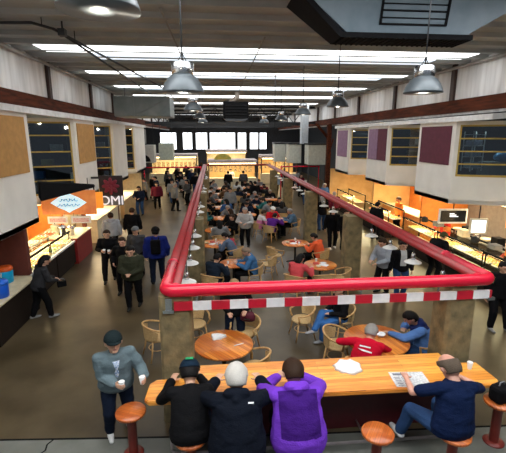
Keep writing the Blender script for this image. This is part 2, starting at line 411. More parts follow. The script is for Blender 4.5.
# ================================================================ ARCHITECTURE
ZC = 7.0
bm = NB(); box(bm, -9.5, 12, -3, 62, -.2, 0); struct('floor', bm, floor_m)
bm = NB(); prism(bm, [(-9.5, -3), (12, -3), (12, 4.9), (1.0, 5.33), (-9.5, 6.10)][::1], -.001, .006)
o = struct('floor', bm, slab_m)
bm = NB()
def groove(pts, w=.012):
    for (x0, y0), (x1, y1) in zip(pts, pts[1:]):
        d = V((x1-x0, y1-y0, 0)).normalized(); n = V((-d.y, d.x, 0)) * w
        prism(bm, [(x0-n.x, y0-n.y), (x1-n.x, y1-n.y), (x1+n.x, y1+n.y), (x0+n.x, y0+n.y)], .0005, .009)
groove([(-2.55, 5.62), (-2.62, 5.50), (-2.60, 5.38), (-2.70, 5.25), (-2.74, 5.05), (-2.85, 4.8), (-2.9, 4.4), (-2.8, 3.8)])
groove([(-9.5, 6.12), (1.0, 5.35), (12, 4.92)], .014)
struct('trim_1', bm, black_m)
# ceiling deck with raised ribs running across the hall, skylight strips between
SKY = [(11.55, 12.55, 1), (12.75, 13.6, 0), (15.75, 16.6, 1), (16.8, 17.5, 0), (20.3, 21.2, 1), (21.4, 22.0, 0), (25.0, 26.2, 1), (29.6, 31.0, 1), (34.2, 35.8, 1), (39.2, 41, 1), (44.5, 46.5, 1)]
bm = NB(); y = -3.0; prof = []
while y < 62:
    prof += [(y, ZC), (y + .62, ZC), (y + .66, ZC - .10), (y + .80, ZC - .10), (y + .84, ZC)]; y += .86
rows = [[bm.verts.new((x, yy, zz)) for yy, zz in prof] for x in (-5.4, 8.4)]
def insky(ym): return any(a <= ym <= b for a, b, k in SKY)
for i in range(len(prof)-1):
    ym = (prof[i][0] + prof[i+1][0]) / 2
    bm.faces.new((rows[0][i], rows[0][i+1], rows[1][i+1], rows[1][i]))
box(bm, -5.4, 8.4, -3, 62, ZC+.02, ZC+.12)
struct('ceiling', bm, deck_m)
n = 1
for a, b, k in SKY + [(.6, 2.4, 2), (4.0, 5.6, 2)]:  # last two strips are unseen extras, added to brighten the bar and foreground
    bm = NB(); box(bm, -4.6 if k else -3.4, 7.7 if k else 7.0, a, b, ZC-.085, ZC-.06)
    o = struct('window_%d' % n, bm, [sky_e2, sky_e, fill_e][k]); o['label'] = 'daylit translucent roof strip'; n += 1
# clerestory walls, posts, beams
for sx, wx, nm in ((-1, -5.4, 'left'), (1, 8.4, 'right')):
    bm = NB(); box(bm, min(wx, wx+sx*.12), max(wx, wx+sx*.12), -3, 62, 5.3, ZC+.1); struct('wall_' + nm, bm, clere_m)
    bm = NB(); xi = wx - sx*.14
    box(bm, min(xi, wx), max(xi, wx), -3, 62, 5.38, 5.80, bev=.01); struct('trim_%d' % (2 if sx < 0 else 3), bm, timber)
    ys = ([9.9, 14.5, 19.2, 23.2] if sx < 0 else [9.3, 13.9, 18.5, 23.2]) + [27.8, 32.4, 37, 41.6, 46]
    for yy in ys:
        bm = NB(); box(bm, min(xi+sx*.04, wx), max(xi+sx*.04, wx), yy-.11, yy+.11, 5.80, ZC, bev=.008); struct('trim_%d' % (10 + n), bm, darktimber); n += 1
    bm = NB(); xe = wx - sx*.12
    tube(bm, [(xe, -3, 6.86), (xe, 62, 6.86)], .055, 8); o = struct('trim_%d' % (4 if sx < 0 else 5), bm, mat('eave_pipe_' + nm, (.42, .40, .37), .5))
# lower outer walls and the far wall
bm = NB(); box(bm, -9.0, -8.85, -3, 62, 0, 5.8); struct('wall_left', bm, darkroom_m)
bm = NB(); box(bm, 11.6, 11.75, -3, 62, 0, 5.9); struct('wall_right', bm, darkroom_m)
FY = 52.0
bm = NB(); box(bm, -9.5, 12, FY+.15, FY+.3, 0, 7.1); struct('wall_back', bm, mat('far_wall', (.05, .05, .055), .8))
wx_ = [(-3.76, -2.64), (-2.14, -.76), (-.39, 2.77), (3.15, 4.18), (4.69, 5.71), (5.95, 6.8), (-6.6, -4.6)]
for a, b in wx_:
    bm = NB()
    for x0, x1, z0, z1 in ((a-.1, b+.1, 2.85, 2.97), (a-.1, b+.1, 5.0, 5.12), (a-.1, a, 2.97, 5.0), (b, b+.1, 2.97, 5.0)): box(bm, x0, x1, FY, FY+.14, z0, z1)
    for k in range(1, max(2, int((b-a)/.8))): box(bm, a+(b-a)*k/max(2, int((b-a)/.8))-.02, a+(b-a)*k/max(2, int((b-a)/.8))+.02, FY+.06, FY+.1, 2.97, 5.0)
    w = struct('window_%d' % n, bm, darktimber); n += 1
    bm = NB(); box(bm, a, b, FY+.09, FY+.12, 2.97, 5.0); obj('pane', bm, farglow, w)

# sawtooth upper-storey bays
def wall_seg(bm, p, q, z0, z1, holes, t=.12, mi=0):
    """vertical wall p->q (xy) with rectangular holes (s0,s1,z0,z1), thickness behind"""
    p = V((*p, 0)); q = V((*q, 0)); d = (q-p); L = d.length; d.normalize(); nrm = V((d.y, -d.x, 0))
    ss = sorted({0, L, *[h[0] for h in holes], *[h[1] for h in holes]}); zs = sorted({z0, z1, *[h[2] for h in holes], *[h[3] for h in holes]})
    for a, b in zip(ss, ss[1:]):
        for c, e in zip(zs, zs[1:]):
            m_s, m_z = (a+b)/2, (c+e)/2
            if any(h[0] < m_s < h[1] and h[2] < m_z < h[3] for h in holes): continue
            A = p + d*a; B = p + d*b; C_ = B - nrm*t; D = A - nrm*t
            prism(bm, [(A.x, A.y), (B.x, B.y), (C_.x, C_.y), (D.x, D.y)], c, e, mi)
    return p, d, nrm, L
def window(p, d, nrm, s0, s1, z0, z1, bars, tops=None, vert=()):
    global n
    bm = NB(); t = .035
    def bar(a, b, c, e, dep=.06):
        A = p + d*a - nrm*.05; B = p + d*b - nrm*.05; C_ = B + nrm*(dep+.01); D = A + nrm*(dep+.01)
        prism(bm, [(A.x, A.y), (B.x, B.y), (C_.x, C_.y), (D.x, D.y)], c, e)
    bar(s0, s1, z0, z0+.06); bar(s0, s1, z1-.05, z1); bar(s0, s0+.05, z0, z1); bar(s1-.05, s1, z0, z1)
    for z in bars: bar(s0+.05, s1-.05, z-.022, z+.022)
    for s in vert: bar(s-.02, s+.02, z0+.06, z1-.05, .04)
    w = struct('window_%d' % n, bm, yellow_m); n += 1
    bm = NB(); A = p + d*(s0+.04) - nrm*.045; B = p + d*(s1-.04) - nrm*.045
    prism(bm, [(A.x, A.y), (B.x, B.y), (B.x-nrm.x*.01, B.y-nrm.y*.01), (A.x-nrm.x*.01, A.y-nrm.y*.01)], z0+.05, z1-.04); g = obj('pane', bm, winglass, w)
    return w
def bay_row(sx, X, zb, zt, faces, bars, near=None):
    """faces: list of (y0, y1); a window wall runs from each y0 outwards and slightly nearer"""
    global n
    O = 1.55
    for i, (y0, y1) in enumerate(faces):
        out = near if (i == 0 and near) else O
        pw = (X + sx*out, y0 - out*.42); pc = (X, y0); pe = (X, y1)
        bm = NB()
        if sx < 0: seg1 = (pw, pc); seg2 = (pc, pe)
        else: seg1 = (pe, pc); seg2 = (pc, pw)
        # outward normal is (d.y,-d.x): for left side walls run so that normal faces the aisle / the camera
        wz0 = bars[0] - (bars[1]-bars[0]); wz1 = zt - .12
        Lw = math.hypot(out, out*.42)
        if y0 > -2:
            if sx < 0:
                p, d, nr, L = wall_seg(bm, pw, pc, zb, zt, [(.06, Lw-.12, wz0, wz1)])
                w = window(p, d, nr, .06, L-.12, wz0, wz1, bars, vert=([L*.45] if i == 99 else []))
            else:
                p, d, nr, L = wall_seg(bm, pc, pw, zb, zt, [(.12, Lw-.06, wz0, wz1)])
                w = window(p, d, nr, .12, L-.06, wz0, wz1, bars)
        fy = (X, y0), (X, y1)
        if sx < 0: wall_seg(bm, (X, y0), (X, y1), zb, zt, [])
        else: wall_seg(bm, (X, y1), (X, y0), zb, zt, [])
        # return wall, soffit and roof fascia
        nxt = faces[i+1][0] if i+1 < len(faces) else y1 + 2.5
        far = (X + sx*O, nxt - O*.42)
        if i+1 < len(faces):
            if sx < 0: wall_seg(bm, (X, y1), far, zb, zt, [])
            else: wall_seg(bm, far, (X, y1), zb, zt, [])
        o = struct('wall_%s' % ('left' if sx < 0 else 'right'), bm, white_wall)
    # floor slab of the bays (the soffit over the stalls) and roof
    poly = []
    for i, (y0, y1) in enumerate(faces):
        out = near if (i == 0 and near) else O
        poly += [(X + sx*out, y0 - out*.42), (X, y0), (X, y1)]
    yl = faces[-1][1]
    poly += [(X + sx*(abs(8.9 + X) if sx < 0 else 11.65 - X), yl), (X + sx*(abs(8.9 + X) if sx < 0 else 11.65 - X), poly[0][1])]
    if sx > 0: poly = poly[::-1]
    bm = NB(); prism(bm, poly, zb + .001, zb + .14); struct('ceiling', bm, white_wall)
    bm = NB(); XE = -8.9 if sx < 0 else 11.65
    y00 = faces[0][0] - (near or 0)*.42 - .3
    for ya, yb in ((y00, yl + .1),):
        v = [bm.verts.new(c) for c in ((X - sx*.12, ya, zt-.02), (XE, ya, zt+.28), (XE, yb, zt+.28), (X - sx*.12, yb, zt-.02), (X - sx*.12, ya, zt+.14), (XE, ya, zt+.42), (XE, yb, zt+.42), (X - sx*.12, yb, zt+.14))]
        for q in ((3, 2, 1, 0), (4, 5, 6, 7), (0, 1, 5, 4), (1, 2, 6, 5), (2, 3, 7, 6), (3, 0, 4, 7)): bm.faces.new([v[i] for i in q])
    struct('ceiling', bm, fascia_m)
bay_row(-1, -4.9, 2.25, 5.2, [(-2.5, 11.5), (15.15, 17.6), (20.8, 23.7), (26.4, 30.0)], [3.05, 3.55, 4.06, 4.62])
bay_row(1, 7.7, 2.42, 5.06, [(12.4, 14.7), (17.4, 19.8), (22.6, 25.0)], [3.72, 4.12, 4.52], near=3.6)
for i, (y0, y1, z0, z1, m, lab) in enumerate([(4.0, 11.25, 3.66, 5.08, tan_m, 'large ochre board on the nearest left bay'), (15.4, 17.45, 3.6, 5.05, tan_m, 'narrower ochre board on the second left bay')]):
    bm = NB(); box(bm, -4.9, -4.868, y0, y1, z0, z1, bev=.006); tag(obj('wall_board', bm, m), lab, 'panel')
for y0, y1, z0, z1, m, lab in [(12.6, 14.5, 3.66, 4.92, maroon_m, 'large maroon board on the nearest right bay'), (22.9, 24.7, 3.4, 4.92, mauve_m, 'faded mauve board on the third right bay')]:
    bm = NB(); box(bm, 7.668, 7.7, y0, y1, z0, z1, bev=.006); tag(obj('wall_board', bm, m), lab, 'panel')
bm = NB(); box(bm, 7.668, 7.7, 17.55, 18.5, 3.5, 4.92, 0, .004); box(bm, 7.66, 7.7, 18.52, 19.6, 3.5, 4.92, 1, .004)
tag(obj('wall_board', bm, [maroon_m, mauve_m]), 'two-tone mauve and maroon board on the second right bay', 'panel')
# things dimly seen in the offices behind the windows
t = empty('storage_shelf', (8.7, 12.9, 3.45), .42, 'white metal shelf of blue papers behind the nearest right window', 'shelf')
bm = NB()
for x in (-.32, .32):
    for y in (-.16, .16): box(bm, x-.015, x+.015, y-.015, y+.015, 0, 1.3)
obj('upright', bm, stripe_white, t)
for k in range(4):
    bm = NB(); box(bm, -.33, .33, -.17, .17, .1+.36*k, .125+.36*k); obj('shelf_board', bm, stripe_white, t)
for k in range(3):
    bm = NB(); box(bm, -.28, .28, -.13, .13, 0, .16, bev=.02)
    tag(obj('paper_stack', bm, mat('pale_blue_paper%d' % k, (.35+.1*k, .55, .7), .7), None, (8.7, 12.9, 3.45+.127+.36*k), .42), 'pale blue stack on the %s board of the office shelf' % ['lowest', 'middle', 'upper'][k], 'papers')
bm = NB(); ell(bm, V((0, 0, .16)), V((.32, 0, 0)), V((0, .18, 0)), V((0, 0, .17)))
bm2 = NB(); box(bm2, 9.1, 11.2, 12.6, 13.2, 2.57, 3.75, bev=.02); tag(obj('office_desk', bm2, mat('desk_grey', (.22, .23, .22), .6)), 'grey filing unit behind the nearest right window', 'cabinet')
tag(obj('plastic_bag', bm, mat('blue_bag', (.05, .25, .5), .4), None, (9.75, 12.85, 3.75)), 'bright blue bag on the filing unit behind the right window', 'bag')
for X, yy, zz in ((-6.4, 15.6, 2.4), (-6.3, 21.3, 2.4), (9.2, 18.2, 2.57), (9.1, 23.3, 2.57)):
    bm = NB(); sx = 1 if X > 0 else -1
    box(bm, -.9, .9, -.02, .02, .0, 2.2)
    for k in range(4): box(bm, -.9, .9, -.25, -.02, .1+.5*k, .13+.5*k)
    r = obj('office_rack', bm, mat('rack_dark', (.05, .05, .055), .7), None, (X, yy+.45, zz), -sx*.4*0)
    tag(r, 'dark shelving rack behind the %s bay window' % {15.6: 'second left', 21.3: 'third left', 18.2: 'second right', 23.3: 'third right'}[yy], 'shelf')
    for k in range(4):
        bm = NB(); box(bm, -.2, .2, -.12, .12, 0, .22+.05*(k % 2), bev=.01)
        c = [(.3, .3, .28), (.05, .12, .3), (.25, .24, .1), (.4, .42, .42)][k]
        tag(obj('storage_box', bm, cm('boxcol%d' % k, c), None, (X-.55+.37*k, yy+.30, zz+.131+.5*k)), '%s storage box on rack behind the %s bay window' % (['grey', 'blue', 'olive', 'pale grey'][k], {15.6: 'second left', 21.3: 'third left', 18.2: 'second right', 23.3: 'third right'}[yy]), 'box')

# ceiling conduits
bm = NB(); tube(bm, [(-5.35, 9.2, 6.8), (-3.55, 9.05, 6.8), (-3.3, 9.5, 6.8), (-2.3, 20, 6.8), (-2.2, 30, 6.8)], .03, 6)
for y in (9.3, 13, 17): tube(bm, [(-3.45+(y-9.3)*.11, y, 6.8), (-3.45+(y-9.3)*.11, y, 6.97)], .012, 5)
tag(obj('ceiling_conduit', bm, dark_metal), 'dark conduit bending out from the left wall under the roof', 'pipe')
bm = NB(); tube(bm, [(-3.15, 9.6, 6.72), (-3.15, 22, 6.72)], .028, 6); tube(bm, [(-3.15, 9.6, 6.72), (-3.15, 9.6, 6.98)], .02, 6); box(bm, -3.22, -3.08, 9.5, 9.66, 6.68, 6.82)
tube(bm, [(-3.15, 10.4, 6.72), (-3.15, 10.4, 6.98)], .012, 5)
tag(obj('ceiling_conduit', bm, dark_metal), 'straight dark conduit with a junction box, second from left wall', 'pipe')
for k, (x, y0, y1) in enumerate(((-.9, 8, 25), (1.25, 10, 30))):
    bm = NB(); tube(bm, [(x, y0, 6.84), (x+.2, y1, 6.84)], .02, 6); tag(obj('ceiling_conduit', bm, mat('pale_pipe%d' % k, (.3, .28, .24), .6)), ['thin pale conduit above the left lamp row', 'thin pale conduit along the middle of the roof'][k], 'pipe')
# large hanging cooling unit at top right
t = empty('cooling_unit', (3.4, 7.0, 6.2), 0, 'large blue-grey steel air unit hung from the roof at right, dark louvred rim', 'air unit')
def fr(bm, x0, x1, y0, y1, z0, X0, X1, Y0, Y1, z1, mi=0):
    v = [bm.verts.new(c) for c in ((x0, y0, z0), (x1, y0, z0), (x1, y1, z0), (x0, y1, z0), (X0, Y0, z1), (X1, Y0, z1), (X1, Y1, z1), (X0, Y1, z1))]
    for q in ((3, 2, 1, 0), (4, 5, 6, 7), (0, 1, 5, 4), (1, 2, 6, 5), (2, 3, 7, 6), (3, 0, 4, 7)): bm.faces.new([v[i] for i in q]).material_index = mi
bm = NB(); fr(bm, -1.15, .95, 0, .5, .08, -1.95, 2.0, -.12, .7, .66); box(bm, -1.95, 2.0, -.12, .7, .66, .78); obj('housing', bm, unit_m, t)
bm = NB()
for x in (-1.7, 1.8): tube(bm, [(x, .4, .7), (x, .4, .9)], .02, 6)
obj('hanger_rod', bm, dark_metal, t)
bm = NB(); box(bm, -1.25, 1.05, -.03, .54, 0.0, .08)
for k in range(24): box(bm, -1.2+.095*k, -1.17+.095*k, -.04, .52, -.015, 0.01)
o = obj('bottom_louvre', bm, black_m, t); o['label'] = 'black louvred underside'
bm = NB(); fr(bm, -1.27, -1.15, -.03, .54, .0, -2.05, -1.91, -.16, .72, .64)
o = obj('side_louvre', bm, black_m, t); o['label'] = 'black sloping side grille'
bm = NB()
def onf(x, z, th=.012): return (x, -.12*(z-.08)/.58 - th, z)
for x0, x1, z0, z1 in ((-.62, .55, .20, .225), (-.62, .55, .40, .42), (-.62, -.585, .2, .66), (.515, .55, .2, .66), (-.62, .55, .30, .312), (-.62, .55, .5, .512)):
    fr(bm, x0, x1, onf(0, z0, .03)[1], onf(0, z0, 0)[1], z0, x0, x1, onf(0, z1, .03)[1], onf(0, z1, 0)[1], z1)
o = obj('grille', bm, black_m, t); o['label'] = 'black framed intake grille'
# duct at left, heater in the middle
bm = NB(); box(bm, -4.6, -2.0, 20, 22.2, 5.5, 6.42, bev=.03); 
t = obj('air_duct', bm, duct_m); tag(t, 'grey-green sheet metal duct box under the roof at left', 'duct')
bm = NB()
for x in (-4.25, -2.3): tube(bm, [(x, 21, 6.4), (x, 21, 6.95)], .02, 6)
obj('hanger_rod', bm, dark_metal, t)
bm = NB(); box(bm, -3.7, -3.66, 19.96, 20.0, 5.5, 6.42); tube(bm, [(-3.64, 19.98, 5.52), (-2.02, 19.98, 6.40)], .012, 4); obj('seam', bm, duct_m, t)
t = empty('unit_heater', (1.22, 22, 5.35), 0, 'black box heater hanging from the roof over the middle of the hall', 'heater')
bm = NB(); box(bm, -.66, .66, -.4, .4, .12, 1.0, bev=.06); obj('housing', bm, black_m, t)
bm = NB()
for k in range(5): box(bm, -.55, .55, -.44, -.38, .2+.15*k, .22+.15*k)
obj('louvre', bm, dark_metal, t)
bm = NB(); fr(bm, -.45, .45, -.5, .1, 0, -.62, .62, -.4, .4, .14); obj('deflector', bm, dark_metal, t)
bm = NB(); tube(bm, [(-.3, 0, .95), (.1, .0, 1.25), (.1, 0, 1.5)], .12, 10); obj('flue', bm, mat('flue_beige', (.4, .33, .27), .5), t)
# distant roof trusses, dark
for i, y in enumerate((33, 38, 43, 48)):
    bm = NB(); box(bm, -5.3, 8.3, y-.06, y+.06, 5.55, 5.7); box(bm, -5.3, 8.3, y-.06, y+.06, 6.75, 6.9)
    x = -5.2; k = 0
    while x < 7.4:
        tube(bm, [(x, y, 5.65 if k % 2 else 6.8), (x+.9, y, 6.8 if k % 2 else 5.65)], .03, 5); x += .9; k += 1
    struct('trim_%d' % (60+i), bm, dark_metal)
# timber post with braces at the right, and thin service post
bm = NB(); box(bm, 7.9, 8.2, 27.8, 28.1, 0, 5.4, bev=.02); tube(bm, [(8.05, 27.95, 4.4), (7.1, 27.95, 5.45)], .1, 4); tube(bm, [(8.05, 27.95, 3.2), (8.05, 26.9, 4.4)], .05, 4); struct('trim_70', bm, timber)
# ---------------------------------------------------------------- red pipe rail around the seating
XL, XR, YF, YB, ZR = -.78, 4.52, 5.82, 33.0, 2.30
t = empty('pipe_rail', (XL, YF, 0), 0, 'glossy red pipe rail running round the seating area on the columns', 'railing')
def arcpts(cx, cy, r, a0, a1, z, k=6): return [(cx + r*math.cos(math.radians(a0+(a1-a0)*i/k)), cy + r*math.sin(math.radians(a0+(a1-a0)*i/k)), z) for i in range(k+1)]
off = V((XL, YF, 0))
pts = [(XL, 7.2, ZR), (XL, YF+.16, ZR)] + arcpts(XL+.15, YF+.15, .15, 180, 270, ZR)[1:] + [(XR-.16, YF, ZR)] + arcpts(XR-.15, YF+.15, .15, 270, 360, ZR)[1:] + [(XR, 7.2, ZR)]
bm = NB(); tube(bm, [V(p)-off for p in pts], .10, 16); obj('front_pipe', bm, red_m, t)
for nm, x, i in (('left_pipe', XL, 1), ('right_pipe', XR, -1)):
    bm = NB(); tube(bm, [V((x, 7.1, ZR))-off, V((x, YB, ZR))-off], .086, 12); o = obj('side_pipe', bm, rail_old, t)
    o['label'] = 'faded red outer pipe along the %s side' % nm[:-5]
    bm = NB(); tube(bm, [V((x+.15*i, YF+.1, ZR-.02))-off, V((x+.15*i, YB, ZR-.02))-off], .072, 10); o = obj('inner_pipe', bm, rail_old, t); o['label'] = 'thinner faded pipe inside the %s rail' % nm[:-5]
    bm = NB(); lathe(bm, [(.095, -.05), (.105, -.03), (.105, .03), (.095, .05)], 14)
    bmesh.ops.rotate(bm, verts=bm.verts, matrix=Matrix.Rotation(PI/2, 3, 'X'), cent=(0, 0, 0)); bmesh.ops.translate(bm, verts=bm.verts, vec=V((x, 7.15, ZR))-off); obj('coupling', bm, red_m, t)
    bm = NB(); lathe(bm, [(.075, -.04), (.09, -.02), (.09, .03), (.075, .05)], 14)
    bmesh.ops.rotate(bm, verts=bm.verts, matrix=Matrix.Rotation(PI/2, 3, 'X'), cent=(0, 0, 0)); bmesh.ops.translate(bm, verts=bm.verts, vec=V((x+.15*i, YF+.15, ZR-.02))-off); obj('coupling', bm, red_m, t)
bm = NB(); tube(bm, [V((XL, YB, ZR))-off, V((XR, YB, ZR))-off], .08, 8); obj('back_pipe', bm, rail_old, t)
# striped board under the front pipe
bm = NB(); x = XL+.13; k = 0; step = .285
while x < XR-.02:
    box(bm, x, min(x+step, XR), YF-.045, YF-.01, 1.985, 2.125, k % 2); x += step; k += 1
box(bm, XL-.04, XL+.13, YF-.055, YF+.0, 1.95, 2.0, 2); box(bm, XL, XL+.1, YF-.04, YF+.0, 2.0, 2.19, 2); box(bm, XR-.06, XR+.06, YF-.055, YF+.0, 1.95, 2.0, 2)
for xx in (-.3, 1.0, 2.3, 3.6): box(bm, xx-.015, xx+.015, YF-.02, YF-.005, 2.10, 2.235, 2)
tag(obj('striped_barrier_board', bm, [stripe_red, stripe_white, chrome]), 'red and white striped board hung under the front red pipe', 'barrier')
# red cross pipes over the far aisles
for x0, x1, lab in ((-5.1, XL-.1, 'thin red pipe crossing the far end of the left aisle'), (5.0, 8.0, 'thin red pipe crossing the far end of the right aisle')):
    bm = NB(); tube(bm, [(x0, 30, 2.35), (x1, 30, 2.35)], .05, 8); 
    for x in (x0+.05, x1-.05): tube(bm, [(x, 30, 0), (x, 30, 2.35)], .045, 8)
    tag(obj('cross_pipe', bm, red_m), lab, 'railing')
# concrete columns
def column(x, y, lab, g=None):
    bm = NB(); h = .26
    rings = [(-.0, h+.0), (.1, h), (1.2, h-.008), (2.2, h-.012)]
    prof = [(x_*k_, y_*k_) for x_, y_, k_ in ()]
    L = []
    for z, a in rings:
        c = .045; P_ = [(a, -a+c), (a, a-c), (a-c, a), (-a+c, a), (-a, a-c), (-a, -a+c), (-a+c, -a), (a-c, -a)]
        L.append([bm.verts.new((px, py, z)) for px, py in P_])
    for p, q in zip(L, L[1:]):
        for i in range(8): bm.faces.new((p[i], p[(i+1) % 8], q[(i+1) % 8], q[i]))
    bm.faces.new(L[0][::-1]); bm.faces.new(L[-1])
    return tag(obj('concrete_column', bm, column_m, None, (x, y, 0)), lab, 'column', g)
column(-.64, 6.06, 'square mossy concrete column at the front left corner of the seating')
column(4.06, 6.06, 'square mossy concrete column at the front right corner of the seating')
ordn = ['second', 'third', 'fourth', 'fifth', 'sixth']
CY = [11.85, 17.3, 23.0, 28.6]
for i, y in enumerate(CY):
    column(-.58, y, '%s concrete column along the left red rail, counting from the front corner' % ordn[i])
    column(4.28, y, '%s concrete column along the right red rail, counting from the front corner' % ordn[i])
# small white enamel lamps under the rails
def rail_lamp(x, y, lab):
    t = empty('rail_lamp', (x, y, 1.78), 0, lab, 'lamp', 'small white lamps under the red rails')
    bm = NB(); lathe(bm, [(.19, 0), (.185, .012), (.12, .045), (.05, .07), (.045, .075), (.0, .08)][:5], 18)
    obj('lamp_shade', bm, lampwhite, t)
    bm = NB(); lathe(bm, [(.048, .07), (.052, .12), (.045, .19), (.02, .22)], 12); obj('neck', bm, chrome, t)
    bm = NB(); tube(bm, [(0, 0, .21), (0, 0, .45)], .012, 6); obj('stem', bm, dark_metal, t)
    bm = NB(); ell(bm, V((0, 0, .005)), V((.04, 0, 0)), V((0, .04, 0)), V((0, 0, .03)), 10, 6); obj('bulb', bm, lampglow, t)
    return t
L0 = rail_lamp(-.57, 8.4, ''); first = True
for sx, x in ((-1, -.57), (1, 4.46)):
    k = 0; ys = ([7.5, 8.7, 9.95, 11.2, 12.5, 13.7, 14.9, 16.1] if sx < 0 else [7.1, 8.3, 9.5, 10.75, 12.4, 14.5, 15.8, 18.1]) + [19.3+1.25*q for q in range(10)]
    for y in ys:
        if all(abs(y - c) > .45 for c in CY):
            lab = ('small white lamp under the left red rail, number %d from the front' if sx < 0 else 'small white lamp under the right red rail, number %d from the front') % (k+1)
            if k > 8: lab = 'small white lamp in the far run of lamps under the %s red rail' % ('left' if sx < 0 else 'right')
            if first: L0.location = (x, y, 1.80); L0['label'] = lab; first = False
            else: copy_tree(L0, (x, y, 1.80), None, lab)
            k += 1
# dome pendants
def pendant(x, y, z, d, lab, grp='dome pendants under the roof'):
    s = d / .56; t = empty('pendant_lamp', (x, y, z), 0, lab, 'lamp', grp)
    bm = NB(); prof = [(.28, 0), (.275, .02), (.262, .06), (.235, .12), (.19, .18), (.13, .225), (.10, .235)]
    lathe(bm, [(r*s, h*s) for r, h in prof] + [(r*s-.006, h*s-.004) for r, h in prof[::-1]] , 32)
    obj('lamp_shade', bm, lampgrey, t)
    bm = NB(); lathe(bm, [(.125*s, .215*s), (.145*s, .235*s), (.145*s, .365*s), (.13*s, .38*s), (.03*s, .39*s)], 20); o = obj('cap', bm, chrome, t); o['label'] = 'bright metal cap'
    bm = NB(); tube(bm, [(-.06*s, 0,   .385*s), (-.02, 0, .45*s), (0, 0, .52*s)], .006, 5); tube(bm, [(.06*s, 0,   .385*s), (.02, 0, .45*s), (0, 0, .52*s)], .006, 5); tube(bm, [(0, 0,   .385*s), (0, 0, 6.95-z)], .011, 6)
    obj('cable', bm, dark_metal, t)
    bm = NB(); lathe(bm, [(.264*s, .012), (.264*s, .022)], 24); obj('lens', bm, lampglow, t)
    li = bpy.data.lights.new('lamp', 'POINT'); li.energy = 16*s; li.color = (1, .9, .72); li.shadow_soft_size = .08
    lo = bpy.data.objects.new('pendant_light', li); COL.objects.link(lo); lo.location = (x, y, z-.06)
    return t
pendant(-.38, 5.63, 5.16, .56, 'large dome pendant above the left front column, nearest whole one at left')
pendant(3.10, 5.93, 5.22, .56, 'large dome pendant above the right front column')
pendant(-.76, 3.10, 5.44, .56, 'dome pendant cut by the top edge of the picture at left')
pendant(3.19, 10.4, 5.33, .56, 'second dome pendant of the right row, behind the nearest right one')
pendant(3.15, 14.3, 5.33, .56, 'third dome pendant of the right row')
pendant(3.23, 19.4, 5.34, .56, 'fourth dome pendant of the right row')
pendant(-.63, 13.6, 5.4, .6, 'second whole dome pendant of the left row, behind the nearest')
pendant(-.6, 19.6, 5.4, .6, 'third whole dome pendant of the left row')
pendant(-.6, 25.6, 5.4, .6, 'fourth whole dome pendant of the left row')
pendant(3.2, 25.6, 5.4, .6, 'fifth dome pendant of the right row')
for x, y, lab in ((2.45, 16.2, 'thin suspension rod left of the right lamp row'), (-.7, 18.1, 'thin suspension rod behind the left front pendant')):
    bm = NB(); tube(bm, [(x, y, 4.6), (x, y, 6.95)], .012, 5)
    box(bm, x-.05, x+.05, y-.05, y+.05, 6.88, 6.93); tag(obj('suspension_rod', bm, dark_metal), lab, 'rod')
# far kiosks, arch sign, white blocks
greenwhite = mat('pale_green_cabinet', (.62, .64, .56), .6)
for k, (x0, x1, y, z0, z1) in enumerate(((7.0, 8.35, 29.5, 2.5, 3.95), (5.9, 6.9, 31.5, 2.5, 3.95), (5.1, 6.0, 33.5, 2.5, 3.95))):
    bm = NB(); box(bm, x0, x1, y, y+1.3, z0, z1, bev=.02); t = tag(obj('upper_cabinet', bm, greenwhite), ['pale green-white box unit beside the right timber post', 'pale box unit, second left of the right timber post', 'pale box unit, farthest left in the right far row'][k], 'cabinet')
    bm = NB(); box(bm, x0-.05, x1+.05, y-.05, y+1.35, z1, z1+.12); obj('lid', bm, dark_metal, t)
    bm = NB()
    for xx in (x0+.05, x1-.05): tube(bm, [(xx, y+.1, 0), (xx, y+.1, z0+.01)], .04, 6)
    obj('leg', bm, dark_metal, t)
bm = NB(); box(bm, 6.75, 7.3, 31, 31.5, 4.0, 6.9, bev=.02); tag(obj('vent_duct', bm, mat('pale_duct', (.55, .6, .64), .5)), 'pale vertical duct rising to the roof at right', 'duct')
for k, (x0, x1, y, z0, z1, c) in enumerate(((-6.4, -4.7, 33, 2.5, 3.9, (.6, .58, .52)), (-4.6, -3.4, 35, 2.6, 4.0, (.55, .6, .5)), (-8.0, -5.2, 31.5, 4.0, 5.1, (.10, .09, .07)))):
    bm = NB(); box(bm, x0, x1, y, y+1.2, z0, z1, bev=.02); t = tag(obj('upper_cabinet', bm, mat('farbox%d' % k, c, .6)), ['cream wall box with a dark arch over the far left aisle', 'pale green box hanging over the far left aisle', 'dark loft box above the far left stalls'][k], 'cabinet')
    bm = NB()
    for xx in (x0+.1, x1-.1): tube(bm, [(xx, y+.6, z1-.01), (xx, y+.6, 6.95)], .02, 6)
    obj('hanger_rod', bm, dark_metal, t)
    if k == 0:
        bm = NB(); prof = [(-5.55+.55*math.cos(a*PI/12), 2.6+.55*math.sin(a*PI/12)) for a in range(13)]
        v1 = [bm.verts.new((x, y-.03, z)) for x, z in prof]; v2 = [bm.verts.new((x, y-.002, z)) for x, z in prof]
        bm.faces.new(v1); bm.faces.new(v2[::-1])
        for i in range(13): bm.faces.new((v1[i], v1[(i+1) % 13], v2[(i+1) % 13], v2[i]))
        obj('arch_panel', bm, black_m, t)
